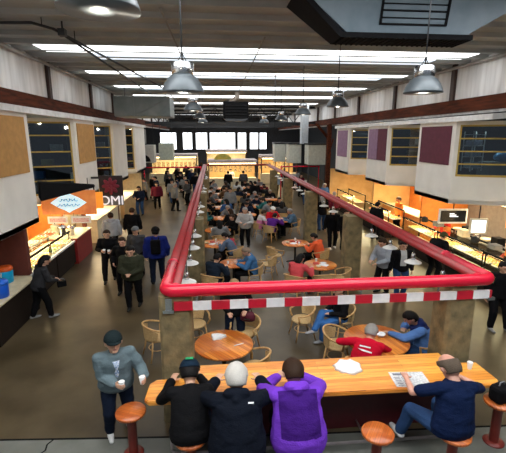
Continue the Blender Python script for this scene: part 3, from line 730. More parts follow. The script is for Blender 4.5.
# far lit food counter beyond the seating with arch sign
def kiosk(x0, x1, y, lab, warm, ztop=2.4):
    t = empty('food_kiosk', ((x0+x1)/2, y, 0), 0, lab, 'kiosk'); w = (x1-x0)/2
    bm = NB(); box(bm, -w, w, -.35, .35, 0, 1.0, bev=.01); obj('counter', bm, creamtop, t)
    bm = NB(); box(bm, -w, w, 1.9, 2.0, 0, ztop); obj('back_panel', bm, warm, t)
    bm = NB(); box(bm, -w, w, -.5, 2.0, ztop, ztop+.28, bev=.02); obj('canopy', bm, mat('canopy_cream' + lab[:6], (.62, .52, .5), .6), t)
    bm = NB(); box(bm, -w+.1, w-.1, -.3, -.2, ztop-.08, ztop-.02); obj('light_strip', bm, warmglow, t)
    for xx in (-w+.06, w-.06):
        bm = NB(); box(bm, xx-.05, xx+.05, -.4, -.3, 1.0, ztop); obj('post', bm, darktimber, t)
    bm = NB()
    for k in range(int(w*2/.45)): box(bm, -w+.1+.45*k, -w+.42+.45*k, 1.86, 1.9, 1.35, 2.0)
    obj('menu_board', bm, mat('menu' + lab[:6], (.6, .45, .25), .6, c2=(.1, .08, .05), nscale=7), t)
    li = bpy.data.lights.new('strip', 'AREA'); li.shape = 'RECTANGLE'; li.size = 2*w; li.size_y = .6; li.energy = 60*w; li.color = (1, .75, .42)
    lo = bpy.data.objects.new('kiosk_light', li); COL.objects.link(lo); lo.location = ((x0+x1)/2, y+.6, ztop-.1)
    return t
kiosk(-.5, 3.8, 35.5, 'far lit food kiosk just beyond the seating area', warm_wall, 2.3)
kiosk(-6.3, -1.6, 40.5, 'pale lit kiosk beyond the far end of the left aisle', creamtop, 2.6)
kiosk(4.6, 8.2, 39.5, 'amber lit kiosk beyond the far end of the right aisle', warm_wall, 2.5)
kiosk(-.8, 3.6, 44, 'pale lit kiosk in front of the far windows', creamtop, 2.9)
t = empty('arch_sign', (.8, 35.1, 2.6), 0, 'yellow and green arched sign on top of the far kiosk', 'sign')
bm = NB(); P_ = [(.75*math.cos(a*PI/14), .5*math.sin(a*PI/14)) for a in range(15)]
v1 = [bm.verts.new((x, 0, z)) for x, z in P_]; v2 = [bm.verts.new((x, .08, z)) for x, z in P_]
bm.faces.new(v1); bm.faces.new(v2[::-1])
for i in range(15): bm.faces.new((v1[i], v1[(i+1) % 15], v2[(i+1) % 15], v2[i]))
obj('sign_panel', bm, mat('sign_yellow', (.65, .45, .05), .5, c2=(.25, .35, .1), nscale=2), t)
bm = NB()
for x in (-.5, .5): box(bm, x-.03, x+.03, .02, .06, -.05, .05)
obj('bracket', bm, dark_metal, t)
# ================================================================ STALLS
def area(name, loc, sx, sy, e, c, rot=(0, 0, 0), spread=None):
    li = bpy.data.lights.new(name, 'AREA'); li.shape = 'RECTANGLE'; li.size = sx; li.size_y = sy; li.energy = e; li.color = c
    lo = bpy.data.objects.new(name, li); COL.objects.link(lo); lo.location = loc; lo.rotation_euler = rot
    return lo
def food_tray(loc, rz, w, d, fi, lab, grp):
    bm = NB(); box(bm, -w/2, w/2, -d/2, d/2, 0, .04, bev=.008)
    t = tag(obj('food_tray', bm, tray_m, None, loc, rz), lab, 'tray', grp)
    bm = NB(); rr = random.Random(int(abs(loc[0]*97+loc[1]*131)*10))
    nx, ny = max(2, int(w/.1)), max(2, int(d/.1))
    for i in range(nx):
        for j in range(ny):
            c = V((-w/2+(i+.5)*w/nx+rr.uniform(-.01, .01), -d/2+(j+.5)*d/ny+rr.uniform(-.01, .01), .05)); a = rr.uniform(0, 3)
            ell(bm, c, V((math.cos(a), math.sin(a), 0))*.045, V((-math.sin(a), math.cos(a), 0))*.034, V((0, 0, rr.uniform(.02, .04))), 8, 5)
    o = obj('food', bm, foodc[fi], t, smooth=True); o['kind'] = 'stuff'
    return t
ctr = [0]
def display_case(sx, X, y0, y1, lab, h=1.28, base=.42, deep=.95, lean=.12, wood=steel_front, side='left'):
    """glass-fronted case, front face at x=X, body going outwards"""
    L = y1-y0; t = empty('display_case', (X, (y0+y1)/2, 0), 0, lab, 'display case', 'glass food cases'); s = sx; l = L/2-.02
    def bx_(bm, a, b, c, d, e, f, **k): box(bm, min(s*a, s*b), max(s*a, s*b), c, d, e, f, **k)
    bm = NB(); bx_(bm, .04, deep, -l, l, .1, base); bx_(bm, .1, deep-.05, -l+.03, l-.03, 0, .1); obj('base', bm, wood, t)
    bm = NB(); bx_(bm, 0, .07, -l, l, base-.03, base+.04, bev=.008); o = obj('front_ledge', bm, stripe_white, t); o['label'] = 'white front ledge'
    bm = NB(); bx_(bm, .06, deep-.03, -l, l, base, base+.02); obj('deck', bm, creamtop, t)
    bm = NB(); bx_(bm, .30, deep-.04, -l+.02, l-.02, base+.42, base+.44); obj('shelf', bm, caseglass, t)
    bm = NB()
    v = [(s*.05, base+.04), (s*(.05+lean), h-.02), (s*(.062+lean), h-.02), (s*.062, base+.04)]
    a = [bm.verts.new((x, -l, z)) for x, z in v]; b = [bm.verts.new((x, l, z)) for x, z in v]
    bm.faces.new(a); bm.faces.new(b[::-1])
    for i in range(4): bm.faces.new((a[i], a[(i+1) % 4], b[(i+1) % 4], b[i]))
    obj('front_glass', bm, caseglass, t)
    bm = NB(); bx_(bm, .05+lean, deep, -l, l, h-.02, h); obj('top_glass', bm, caseglass, t)
    bm = NB(); bx_(bm, .03+lean, .09+lean, -l, l, h-.03, h+.02); bx_(bm, deep-.05, deep, -l, l, h-.03, h+.02)
    for yy in (-l, l-.03): bx_(bm, .07+lean, .10+lean, yy, yy+.03, base, h)
    bx_(bm, deep-.04, deep, -l, -l+.04, base, h); bx_(bm, deep-.04, deep, l-.04, l, base, h)
    obj('frame', bm, black_m, t)
    bm = NB(); bx_(bm, .12+lean, .16+lean, -l+.05, l-.05, h-.07, h-.035); obj('light_tube', bm, warmglow, t)
    k = int(L/.52)
    for i in range(k):
        yy = y0 + L*(i+.5)/k
        for xx, zz, w in ((.32, base+.02, .42), (.62, base+.44, .44)):
            ctr[0] += 1
            food_tray((X+s*xx, yy, zz), 0, w, L/k*.86, (i*2+ctr[0]*3) % 6, 'steel tray of food in %s' % lab.replace('the ', '', 1), 'trays in %s' % lab)
    area('case_light', (X+s*(.5), (y0+y1)/2, h-.05), .3, L*.9, 13*L, (1, .80, .48))
    return t
display_case(1, 7.7, 8.0, 10.6, 'the glass food case nearest the camera at right')
display_case(1, 7.7, 10.65, 13.2, 'the second glass food case along the right aisle')
display_case(1, 7.7, 13.3, 15.8, 'the third glass food case along the right aisle')
display_case(1, 7.7, 17.2, 20.2, 'the glass food case under the second right bay')
display_case(1, 7.7, 22.0, 25.0, 'the glass food case under the third right bay')
display_case(-1, -5.05, 10.9, 12.85, 'the glass food case nearest the camera at left', 1.25, .88)
display_case(-1, -5.05, 12.9, 14.6, 'the second glass food case at left below the diamond sign', 1.25, .88)
# plain counters
def counter(x0, x1, y0, y1, h, m, lab, top=creamtop):
    bm = NB(); box(bm, x0, x1, y0, y1, .0, h-.05, bev=.008); t = tag(obj('stall_counter', bm, m), lab, 'counter')
    bm = NB(); box(bm, x0-.04, x1+.04, y0-.02, y1+.02, h-.05, h, bev=.01); obj('worktop', bm, top, t); return t
counter(-6.0, -5.02, 14.65, 16.4, 1.0, redpanel, 'red-fronted counter at the end of the left food cases')
counter(-6.0, -5.1, 17.6, 21.5, 1.05, creamtop, 'long bright cream counter beyond the maroon sign at left')
counter(-6.0, -5.1, 23, 27.5, 1.05, warm_wall, 'far cream counter at left under the third bay')
counter(-5.95, -4.80, 8.6, 10.70, .95, steel_front, 'dark counter in the left foreground with the coolers on it')
counter(9.3, 10.0, 8.2, 15, .95, steel_front, 'long back worktop behind the nearest right cases', mat('steel_top', (.3, .3, .3), .3, .8))
counter(9.4, 10.2, 17, 21.4, .95, orange_wall, 'back worktop of the orange stall at right')
# back walls of the stalls
k = 80
for x0, x1, y0, y1, m in ((-7.6, -7.5, 8.6, 16.5, warm_wall), (-7.6, -7.5, 17.4, 22.3, creamtop), (-7.6, -7.5, 23, 30, warm_wall), (11.0, 11.1, 5.0, 16.2, mat('grey_stall_wall', (.22, .2, .18), .6)), (11.0, 11.1, 16.3, 21.5, orange_wall), (11.0, 11.1, 21.6, 27, warm_wall)):
    bm = NB(); box(bm, x0, x1, y0, y1, 0, 2.25); struct('wall_%s' % ('left' if x0 < 0 else 'right'), bm, m)
for x0, x1, y, m in ((-7.5, -6.1, 16.45, orange_wall), (-7.5, -5.2, 22.4, creamtop), (8.9, 11, 16.25, orange_wall), (8.9, 11, 21.55, warm_wall), (8.0, 11.0, 27, warm_wall), (-7.5, -5.3, 30, creamtop)):
    bm = NB(); box(bm, x0, x1, y, y+.1, 0, 2.24 if x0 < 0 else 2.41); struct('wall_%s' % ('left' if x0 < 0 else 'right'), bm, m)
bm = NB(); box(bm, -6.2, -4.98, 10.72, 10.88, .955, 2.25); struct('wall_left', bm, brick_m)
for x, y, zt in ((-5.3, 16.55, 2.25), (-5.3, 22.2, 2.25)):
    bm = NB(); box(bm, x-.07, x+.07, y-.07, y+.07, 0, zt); struct('trim_%d' % k, bm, brick_m if x < 0 else darktimber); k += 1
# warm stall lights (fluorescent fittings under the bays)
for x, y, e in ((-6.3, 12.6, 90), (-6.3, 15.4, 60), (-6.1, 19.5, 150), (-6.1, 25.5, 150), (9.5, 9.3, 60), (9.5, 12.5, 80), (9.5, 14.8, 80), (9.5, 19, 190), (9.5, 23.7, 190)):
    zt = 2.25 if x < 0 else 2.42
    bm = NB(); box(bm, x-.09, x+.09, y-.6, y+.6, zt-.06, zt); t = tag(obj('tube_light', bm, stripe_white), None, 'light', 'tube lights under the bays')
    t['label'] = 'warm tube light under the soffit over the %s' % {(-6.3, 12.6): 'left food cases', (-6.3, 15.4): 'red-fronted counter', (-6.1, 19.5): 'bright cream counter', (-6.1, 25.5): 'far left counter', (9.5, 9.3): 'nearest right case', (9.5, 12.5): 'second right case', (9.5, 14.8): 'third right case', (9.5, 19): 'orange stall', (9.5, 23.7): 'third right bay stall'}[(x, y)]
    bm = NB(); box(bm, x-.06, x+.06, y-.56, y+.56, zt-.075, zt-.06); obj('tube', bm, warmglow, t)
    area('stall_light', (x, y, zt-.1), 1.0, 1.2, e*.9, (1, .76, .45))
# left signs and awning
t = empty('hanging_sign', (-5.15, 14.6, 1.86), 0, 'orange hanging sign with a pale blue diamond and two lines of script', 'sign')
bm = NB(); box(bm, -.93, .93, 0, .06, 0, .87, bev=.01); obj('sign_panel', bm, mat('sign_orange', (.72, .27, .08), .5, c2=(.55, .13, .05), nscale=2.5, emit=(.8, .25, .06), es=.25), t)
bm = NB(); P_ = [(-.62, .43), (-.34, .62), (-.12, .72), (0, .80), (.12, .72), (.34, .62), (.62, .43), (.34, .25), (.12, .15), (0, .07), (-.12, .15), (-.34, .25)]
v1 = [bm.verts.new((x, -.012, z)) for x, z in P_]; v2 = [bm.verts.new((x, .0, z)) for x, z in P_]
bm.faces.new(v1); bm.faces.new(v2[::-1])
for i in range(12): bm.faces.new((v1[i], v1[(i+1) % 12], v2[(i+1) % 12], v2[i]))
obj('diamond', bm, mat('sign_paleblue', (.62, .85, .95), .5, emit=(.6, .85, 1), es=.5), t)
bm = NB(); rr = random.Random(4)
for z0, w in ((.52, .30), (.34, .38)):          # two lines of flowing script, unreadable in the photograph
    x = -w; pts = []
    while x < w:
        pts.append((x + .018*math.sin(x*70), -.02, z0 + .035*math.sin(x*46+z0*9) + (.035 if rr.random() > .8 else 0))); x += .011
    tube(bm, pts, .011, 5)
obj('script_lettering', bm, mat('sign_blue', (.05, .25, .5), .5), t)
bm = NB()
for x in (-.7, .7): tube(bm, [(x, .03, .86), (x, .03, 1.3)], .012, 6)
obj('hanger_rod', bm, dark_metal, t)
bm = NB(); box(bm, -.3, .3, 0, .1, 0, .62, bev=.01)
tag(obj('lit_sign', bm, mat('lit_orange', (.75, .26, .03), .5, emit=(.9, .3, .03), es=.5), None, (-4.55, 15.6, 1.9)), 'plain orange lit box sign between the diamond sign and the maroon one', 'sign')
bm = NB(); box(bm, -.02, .02, .03, .07, .62, .9); obj('bracket', bm, dark_metal, bpy.data.objects['lit_sign'])
for x, y, lab in ((-5.55, 14.5, 'pink and white menu board under the diamond sign, left one'), (-4.75, 14.5, 'pink and white menu board under the diamond sign, right one')):
    bm = NB(); box(bm, -.34, .34, 0, .03, 0, .26, bev=.005); t = tag(obj('menu_board', bm, stripe_white, None, (x, y, 1.56)), lab, 'sign')
    bm = NB(); box(bm, -.27, .27, -.008, 0, .05, .19); obj('menu_print', bm, mat('menu_pink', (.6, .25, .25), .6, c2=(.75, .6, .6), nscale=25), t)
    bm = NB()
    for q in (-.25, .25): tube(bm, [(q, .015, .255), (q, .05, .36)], .006, 5)
    obj('hook', bm, dark_metal, t)
t = empty('letter_sign', (-4.12, 16.45, 1.92), 0, 'square maroon flower sign above big white letters, jutting from the left bays', 'sign')
bm = NB(); box(bm, -.45, .47, 0, .07, .30, 1.14, bev=.008); obj('sign_panel', bm, mat('sign_black', (.02, .012, .014), .5), t)
bm = NB()
for k in range(8):
    a = k*PI/4; c = V((math.cos(a)*.2, -.012, .72+math.sin(a)*.2)); ell(bm, c, V((math.cos(a), 0, math.sin(a)))*.16, V((-math.sin(a), 0, math.cos(a)))*.085, V((0, .012, 0)), 12, 5)
ell(bm, V((0, -.02, .72)), V((.07, 0, 0)), V((0, 0, .07)), V((0, .014, 0)), 12, 5)
obj('flower_emblem', bm, mat('sign_maroon', (.20, .012, .035), .5), t)
text_mesh('lettering', 'OMI', .52, mat('letter_white', (.85, .85, .88), .5, emit=(.9, .9, 1), es=.35), t, (0, -.01, .13), (PI/2, 0, 0), .03)
bm = NB(); box(bm, -.45, .47, .02, .05, -.06, .30); obj('back_strip', bm, mat('sign_grey', (.15, .15, .14), .6), t)
bm = NB(); box(bm, -.75, -.44, .02, .06, 1.02, 1.10); obj('bracket', bm, dark_metal, t)
bm = NB()
v = [bm.verts.new(c) for c in ((-4.84, 11.62, 2.8), (-4.84, 11.62, 3.35), (-5.05, 12.0, 3.35), (-5.05, 12.0, 2.85), (-4.02, 14.0, 2.9), (-4.02, 14.0, 3.0), (-4.12, 14.1, 3.0), (-4.12, 14.1, 2.9))]
for q in ((0, 1, 2, 3), (4, 7, 6, 5), (0, 4, 5, 1), (1, 5, 6, 2), (2, 6, 7, 3), (3, 7, 4, 0)): bm.faces.new([v[i] for i in q])
bmesh.ops.bevel(bm, geom=bm.edges[:], offset=.02, segments=2, affect='EDGES')
tag(obj('fabric_awning', bm, black_m), 'black pointed awning jutting out under the nearest left window', 'awning')
# coolers at the left edge
def drinks_cooler(loc, c1, c2, lab, s=1.0):
    t = empty('drinks_cooler', loc, 0, lab, 'cooler')
    bm = NB(); lathe(bm, [(.16*s, 0), (.175*s, .02), (.18*s, .30*s), (.17*s, .33*s)], 24); obj('body', bm, c1, t)
    bm = NB(); lathe(bm, [(.182*s, .32*s), (.188*s, .36*s), (.175*s, .41*s), (.08*s, .435*s)], 24); obj('lid', bm, c2, t)
    bm = NB(); tube(bm, [(.0, -.19*s, .3*s), (.0, -.215*s, .22*s), (0, -.2*s, .2*s)], .015, 6); obj('handle', bm, stripe_white, t)
drinks_cooler((-5.35, 10.25, .95), mat('sky_blue_plastic', (.0, .38, .72), .35), mat('orange_plastic', (.8, .12, .015), .35), 'sky-blue drinks cooler with an orange lid, upper of the two at left edge', 1.0)
drinks_cooler((-4.98, 9.25, .95), mat('royal_blue_plastic', (.005, .1, .62), .35), mat('royal_blue_plastic2', (.01, .14, .7), .35), 'royal blue drinks cooler at the very left edge', .95)
bm = NB(); lathe(bm, [(.12, 0), (.135, .01), (.13, .26), (.10, .32)], 20); t = tag(obj('food_tub', bm, stripe_white, None, (-5.8, 10.5, .95)), 'pale tub with a pinkish lid behind the coolers at left', 'tub')
bm = NB(); lathe(bm, [(.115, .31), (.12, .36), (.08, .39)], 20); obj('lid', bm, mat('pinkish', (.7, .45, .38), .5), t)
# blender/urn and bits on the left case
for k, (x, y, z) in enumerate(((-5.25, 14.0, 1.255), (-5.55, 14.2, 1.255), (-5.35, 15.1, 1.0))):
    bm = NB(); lathe(bm, [(.12, 0), (.13, .03), (.11, .2), (.14, .24), (.15, .30), (.05, .36)], 18)
    t = tag(obj('serving_urn', bm, [chrome, creamtop, chrome][k], None, (x, y, z)), ['steel serving urn on the second left case, nearer one', 'cream serving urn on the second left case, farther one', 'steel urn on the red-fronted counter'][k], 'urn')
    bm = NB(); ell(bm, V((0, 0, .37)), V((.02, 0, 0)), V((0, .02, 0)), V((0, 0, .025)), 8, 6); obj('knob', bm, black_m, t)
# right stall equipment
def monitor(loc, w, h, rz, scr, lab, fr_=stripe_white):
    t = empty('menu_screen', loc, rz, lab, 'screen')
    bm = NB(); box(bm, -w/2, w/2, 0, .06, 0, h, bev=.012); obj('frame', bm, fr_, t)
    bm = NB(); box(bm, -w/2+.06, w/2-.06, -.008, .0, .06, h-.06); obj('screen', bm, scr, t)
    bm = NB(); tube(bm, [(0, .03, h-.01), (0, .03, 2.42-loc[2])], .02, 6); obj('hanger_rod', bm, dark_metal, t)
    return t
monitor((8.25, 12.9, 1.62), 1.0, .52, -.1, mat('screen_off', (.01, .012, .015), .15), 'white-framed dark screen hanging over the right cases')
t = bpy.data.objects['menu_screen']; bm = NB()
for k in range(3): box(bm, -.13, .17-.07*k, -.012, -.008, .24+.05*k, .262+.05*k)
obj('screen_text', bm, screen_e, t)
monitor((8.45, 11.8, 1.5), .55, .52, -.2, screen_e, 'small glowing white screen hanging beside the dark one at right', mat('frame_cream', (.7, .65, .5), .5))
rr = random.Random(8)
for k in range(12):
    y = 8.4 + k*.56; z = .95; bm = NB(); kind = k % 3
    if kind == 0:
        lathe(bm, [(.11, 0), (.14, .02), (.14, .2), (.12, .21)], 16); nm, lb, m = 'stock_pot', 'steel pot', chrome
    elif kind == 1:
        box(bm, -.15, .15, -.18, .18, 0, .28, bev=.02); nm, lb, m = 'kitchen_scale', 'dark appliance', black_m
    else:
        lathe(bm, [(.08, 0), (.2, .06), (.21, .1), (.06, .12)], 16); nm, lb, m = 'mixing_bowl', 'cream bowl', creamtop
    t = tag(obj(nm, bm, m, None, (9.6, y, z)), '%s on the back worktop at right, %s along it' % (lb, ['first', 'first', 'first', 'second', 'second', 'second', 'third', 'third', 'third', 'fourth', 'fourth', 'fourth'][k]), 'kitchenware')
    if kind == 0:
        b2 = NB(); tube(b2, [(-.13, 0, .17), (-.18, 0, .19), (-.18, 0, .14), (-.13, 0, .13)], .01, 6); tube(b2, [(.13, 0, .17), (.18, 0, .19), (.18, 0, .14), (.13, 0, .13)], .01, 6); obj('handle', b2, dark_metal, t)
for k in range(9):     # goods on top of the right cases
    y = 8.5 + k*.78; bm = NB(); c = [(.03, .03, .03), (.75, .68, .5), (.6, .2, .04), (.2, .2, .2)][k % 4]
    if k % 2: box(bm, -.14, .14, -.16, .16, 0, .14+.05*(k % 3), bev=.015)
    else: lathe(bm, [(.09, 0), (.13, .02), (.12, .12+.03*(k % 3)), (.04, .16+.03*(k % 3))], 14)
    tag(obj('counter_box' if k % 2 else 'counter_jar', bm, cm('goods%d' % (k % 4), c), None, (8.25 + .12*(k % 2), y, 1.285)), '%s %s on top of the right cases, %s from the camera' % (['black', 'cream', 'orange', 'grey'][k % 4], 'box' if k % 2 else 'jar', ['first', 'second', 'third', 'fourth', 'fifth', 'sixth', 'seventh', 'eighth', 'ninth'][k]), 'goods')
bm = NB(); box(bm, 10.3, 10.95, 8.5, 11.5, 1.5, 2.3, bev=.03); t = tag(obj('extractor_hood', bm, chrome), 'steel extractor hood on the back wall of the right foreground stall', 'hood')
bm = NB(); box(bm, 10.25, 10.97, 8.45, 11.55, 1.44, 1.5); obj('hood_rim', bm, dark_metal, t)
for k, (x, y, w, h, c, lab) in enumerate(((10.9, 13.2, 1.2, .9, (.55, .2, .04), 'orange poster on the back wall right of the dark screen'), (10.9, 17.8, 1.3, .8, (.75, .55, .2), 'yellow poster on the orange stall wall'), (10.9, 19.8, 1.0, .8, (.7, .12, .03), 'red-orange poster on the orange stall wall'), (10.9, 24, 1.4, .8, (.7, .35, .1), 'amber poster in the third right stall'))):
    bm = NB(); box(bm, -.03, 0, -w/2, w/2, 0, h); t = tag(obj('wall_poster', bm, mat('poster%d' % k, c, .6, c2=tuple(min(1, q*1.6+.1) for q in c), nscale=3), None, (x+.09, y, 1.2)), lab, 'poster')
# ================================================================ BAR COUNTER
CZ = .95
t = empty('bar_counter', (1.6, 5.4, 0), 0, 'long strip-wood bar counter across the front, notched around the left column', 'counter')
o0 = V((1.6, 5.4, 0)); P_ = [(-.98, 5.06), (4.16, 4.98), (4.28, 5.08), (4.25, 5.58), (3.80, 5.585), (3.80, 5.93), (-.30, 5.93), (-.30, 5.59), (-.94, 5.59), (-1.03, 5.5), (-1.05, 5.14)]
bm = NB(); prism(bm, [(x-o0.x, y-o0.y) for x, y in P_], CZ-.07, CZ); bmesh.ops.bevel(bm, geom=[e for e in bm.edges if abs(e.verts[0].co.z-e.verts[1].co.z) < 1e-6], offset=.012, segments=2, affect='EDGES')
obj('worktop', bm, counter_wood, t)
bm = NB(); box(bm, -2.3, 2.2, .02, .12, .0, CZ-.07); box(bm, -2.3, 2.2, -.02, .02, .7, CZ-.07); obj('knee_panel', bm, knee_m, t)
bm = NB()
for x in (-2.2, 0, 2.1): box(bm, x-.03, x+.03, -.3, .3, CZ-.13, CZ-.07)
obj('bracket', bm, dark_metal, t)
bm = NB(); tube(bm, [(-2.25, .05, .42), (-2.27, -.2, .42), (-2.28, -.36, .40), (-2.28, -.42, .34), (-2.28, -.42, .2), (-2.2, -.42, .14), (-2.1, -.42, .13), (2.3, -.46, .13)], .022, 8)
for x in (-1, .6, 2.1): tube(bm, [(x, -.43, .13), (x, .04, .13)], .015, 6)
obj('foot_rail', bm, mat('dull_steel_rail', (.45, .4, .4), .35, .8), t)
def stool(x, y, lab, first=[None]):
    if first[0]: return copy_tree(first[0], (x, y, 0), random.uniform(0, 3), lab)
    t = empty('bar_stool', (x, y, 0), 0, lab, 'stool', 'fixed stools at the bar counter'); first[0] = t
    bm = NB(); lathe(bm, [(.19, .67), (.21, .68), (.216, .695), (.216, .713), (.207, .725)], 32); obj('seat', bm, stool_wood, t)
    bm = NB(); lathe(bm, [(.07, .0), (.068, .02), (.066, .655), (.10, .672)], 20); obj('post', bm, redpost, t)
    bm = NB(); lathe(bm, [(.15, .005), (.15, .02), (.07, .035)], 24); o = obj('floor_flange', bm, redpost, t)
    return t
stool(-1.27, 5.20, 'empty round wooden stool at the left end of the bar counter')
stool(2.12, 4.45, 'empty wooden stool between the purple hoodie and the navy T-shirt')
stool(1.03, 4.38, 'wooden stool under the person in the purple hoodie')
stool(3.13, 4.33, 'wooden stool under the man in the navy T-shirt')
stool(.22, 4.33, 'wooden stool under the white-haired person in black')
stool(-.38, 4.60, 'wooden stool under the person in the dark cap')
stool(4.20, 4.90, 'wooden stool at the right end of the counter, with a black bag')
# ================================================================ TABLES AND CHAIRS
def table(x, y, r, lab, first=[None], grp='round strip-wood tables in the seating area'):
    if first[0]:
        c = copy_tree(first[0], (x, y, 0), random.uniform(-.6, .6), lab); c.scale = (r/.56, r/.56, 1); return c
    t = empty('round_table', (x, y, 0), 0, lab, 'table', grp); first[0] = t
    bm = NB(); lathe(bm, [(.53, .71), (.555, .712), (.56, .72), (.56, .74), (.552, .75)], 40); obj('tabletop', bm, table_wood, t)
    bm = NB(); lathe(bm, [(.05, .04), (.045, .08), (.04, .66), (.12, .70), (.14, .711)], 16); obj('pedestal', bm, dark_metal, t)
    bm = NB()
    for k in range(4):
        a = k*PI/2+.4; tube(bm, [(0, 0, .06), (.3*math.cos(a), .3*math.sin(a), .035), (.36*math.cos(a), .36*math.sin(a), .015)], [.03, .022, .015], 8)
    obj('base', bm, dark_metal, t)
    return t
def chair(x, y, deg, lab, first=[None], grp='pale bentwood armchairs around the round tables'):
    """deg: heading the seat faces"""
    if first[0]: return copy_tree(first[0], (x, y, 0), math.radians(deg), lab)
    t = empty('bentwood_chair', (x, y, 0), math.radians(deg), lab, 'chair', grp); t.scale = (1.15, 1.15, 1.0); first[0] = t
    bm = NB(); lathe(bm, [(.19, .425), (.215, .43), (.22, .445), (.21, .46), (.18, .465)], 28); obj('seat', bm, weave, t)
    for sx, sy in ((-1, 1), (1, 1), (-1, -1), (1, -1)):
        bm = NB(); tube(bm, [(sx*.15, sy*.14, .44), (sx*.175, sy*.17, .2), (sx*.20, sy*.21, 0)], [.017, .016, .013], 8); obj('leg', bm, cane, t)
    bm = NB(); tube(bm, [(.165*math.cos(a*PI/8), .155*math.sin(a*PI/8), .2) for a in range(16)], .009, 6, True); obj('stretcher', bm, cane, t)
    bm = NB(); pts = []
    for k in range(17):
        a = math.radians(38 - (256*k/16)); f = math.sin(PI*k/16)
        pts.append((.285*math.cos(a), .02+.26*math.sin(a), .63 + .14*f**1.5))
    pts = [(.20, .15, .45), (.25, .17, .55)] + pts + [(-.25, .17, .55), (-.20, .15, .45)]
    tube(bm, pts, .019, 8); obj('arm_hoop', bm, cane, t)
    bm = NB()
    for (z0, z1) in ((.50, .78),):
        r0, r1 = [], []
        for k in range(13):
            a = math.radians(-22 - 136*k/12); f = math.sin(PI*(k+3)/18)
            for lst, dr in ((r0, 0), (r1, .012)):
                lst.append([bm.verts.new(((.235+dr)*math.cos(a), (.215+dr)*math.sin(a), .47)), bm.verts.new(((.272+dr)*math.cos(a), .02+(.247+dr)*math.sin(a), .62+.13*max(0, math.sin(PI*(k+2.4)/16.8))**1.5))])
        for k in range(12):
            for l, rev in ((r0, 0), (r1, 1)): bm.faces.new((l[k][0], l[k+1][0], l[k+1][1], l[k][1]))
            for e in (0, 1): bm.faces.new((r0[k][e], r0[k+1][e], r1[k+1][e], r1[k][e]))
        for k in (0, 12): bm.faces.new((r0[k][0], r0[k][1], r1[k][1], r1[k][0]))
    obj('backrest', bm, weave, t)
    return t
T_ = {}
for key, x, y, r, lab in (('T1', .12, 6.95, .63, 'round strip-wood table just behind the counter at left, napkin on it'), ('T2', 3.08, 6.85, .62, 'round strip-wood table behind the counter at right, by the red shirt'),
    ('T3', .55, 11.9, .44, 'small round table between the navy jacket and the blue denim jacket'), ('T4', -.02, 14.3, .56, 'round table covered in food packets near the left red rail'), ('T8', 3.2, 11.5, .5, 'round table beside the pink-shirted person'),
    ('T9', 2.95, 14.1, .5, 'round table beyond the orange shirt, cluttered with cups'), ('T5', .12, 16.5, .55, 'round orange table at the left rail, third back from the front'), ('T6', .35, 19.0, .5, 'round table at left, fourth back along the left rail'), ('T7', 3.0, 18.2, .5, 'round table ringed by purple, red and pink clothed people')):
    T_[key] = table(x, y, r, lab)
def item(name, x, y, z, kind, m, lab, cat, s=1.0, rz=0, grp=None):
    bm = NB()
    if kind == 'plate': lathe(bm, [(.05*s, 0), (.08*s, .004), (.115*s, .016), (.118*s, .02), (.08*s, .01)], 24)
    if kind == 'cup': lathe(bm, [(.028*s, 0), (.03*s, .005), (.042*s, .10*s), (.040*s, .104*s)], 18)
    if kind == 'bowl': lathe(bm, [(.04*s, 0), (.065*s, .02*s), (.085*s, .055*s), (.08*s, .055*s), (.06*s, .025*s)], 20)
    if kind == 'paper':
        P_ = [(-.11, -.08), (.02, -.10), (.12, -.05), (.10, .06), (0, .09), (-.1, .07)]; 
        a = [bm.verts.new((px*s, py*s, .001)) for px, py in P_]; b = [bm.verts.new((px*s*.9, py*s*.9, .012+.02*((i*7) % 3))) for i, (px, py) in enumerate(P_)]; c = bm.verts.new((0, 0, .03))
        bm.faces.new(a[::-1])
        for i in range(6): bm.faces.new((a[i], a[(i+1) % 6], b[(i+1) % 6], b[i])); bm.faces.new((b[i], b[(i+1) % 6], c))
    if kind == 'sheet': box(bm, -.15*s, .15*s, -.11*s, .11*s, 0, .006)
    if kind == 'box': box(bm, -.09*s, .09*s, -.06*s, .06*s, 0, .06*s, bev=.008)
    o = obj(name, bm, m, None, (x, y, z), rz, smooth=(kind in ('plate', 'bowl')))
    return tag(o, lab, cat, grp)
# counter items
bm = NB(); rr = random.Random(3); ring = []
for i in range(22): 
    a = 2*PI*i/22; r = .21 + rr.uniform(-.02, .04); ring.append((r*math.cos(a)*1.05, r*math.sin(a)*.95))
a = [bm.verts.new((x, y, .002)) for x, y in ring]; b = [bm.verts.new((x*.82, y*.82, .03+rr.uniform(0, .02))) for x, y in ring]; c = [bm.verts.new((x*.4, y*.4, .018+rr.uniform(0, .02))) for x, y in ring]; d0 = bm.verts.new((0, 0, .03))
bm.faces.new(a[::-1])
for i in range(22):
    j = (i+1) % 22; bm.faces.new((a[i], a[j], b[j], b[i])); bm.faces.new((b[i], b[j], c[j], c[i])); bm.faces.new((c[i], c[j], d0))
o = tag(obj('crumpled_paper', bm, paper, None, (2.10, 5.64, CZ), 0, True), 'round crumpled white food wrapper on the bar counter', 'paper')
t = empty('newspaper', (2.93, 5.22, CZ+.001), -.08, 'open newspaper on the counter in front of the man in the navy T-shirt', 'newspaper')
bm = NB(); box(bm, -.27, 0, -.19, .19, 0, .006); obj('left_page', bm, news, t)
bm = NB(); box(bm, .002, .27, -.19, .19, 0, .006); obj('right_page', bm, news, t)
bm = NB(); box(bm, -.22, -.05, .10, .15, .006, .008)
for k in range(6): box(bm, -.23, -.14, -.16+.04*k, -.145+.04*k, .006, .0075); box(bm, -.12, -.03, -.16+.04*k, -.145+.04*k, .006, .0075)
obj('print', bm, mat('ink_grey', (.2, .2, .22), .9), t)
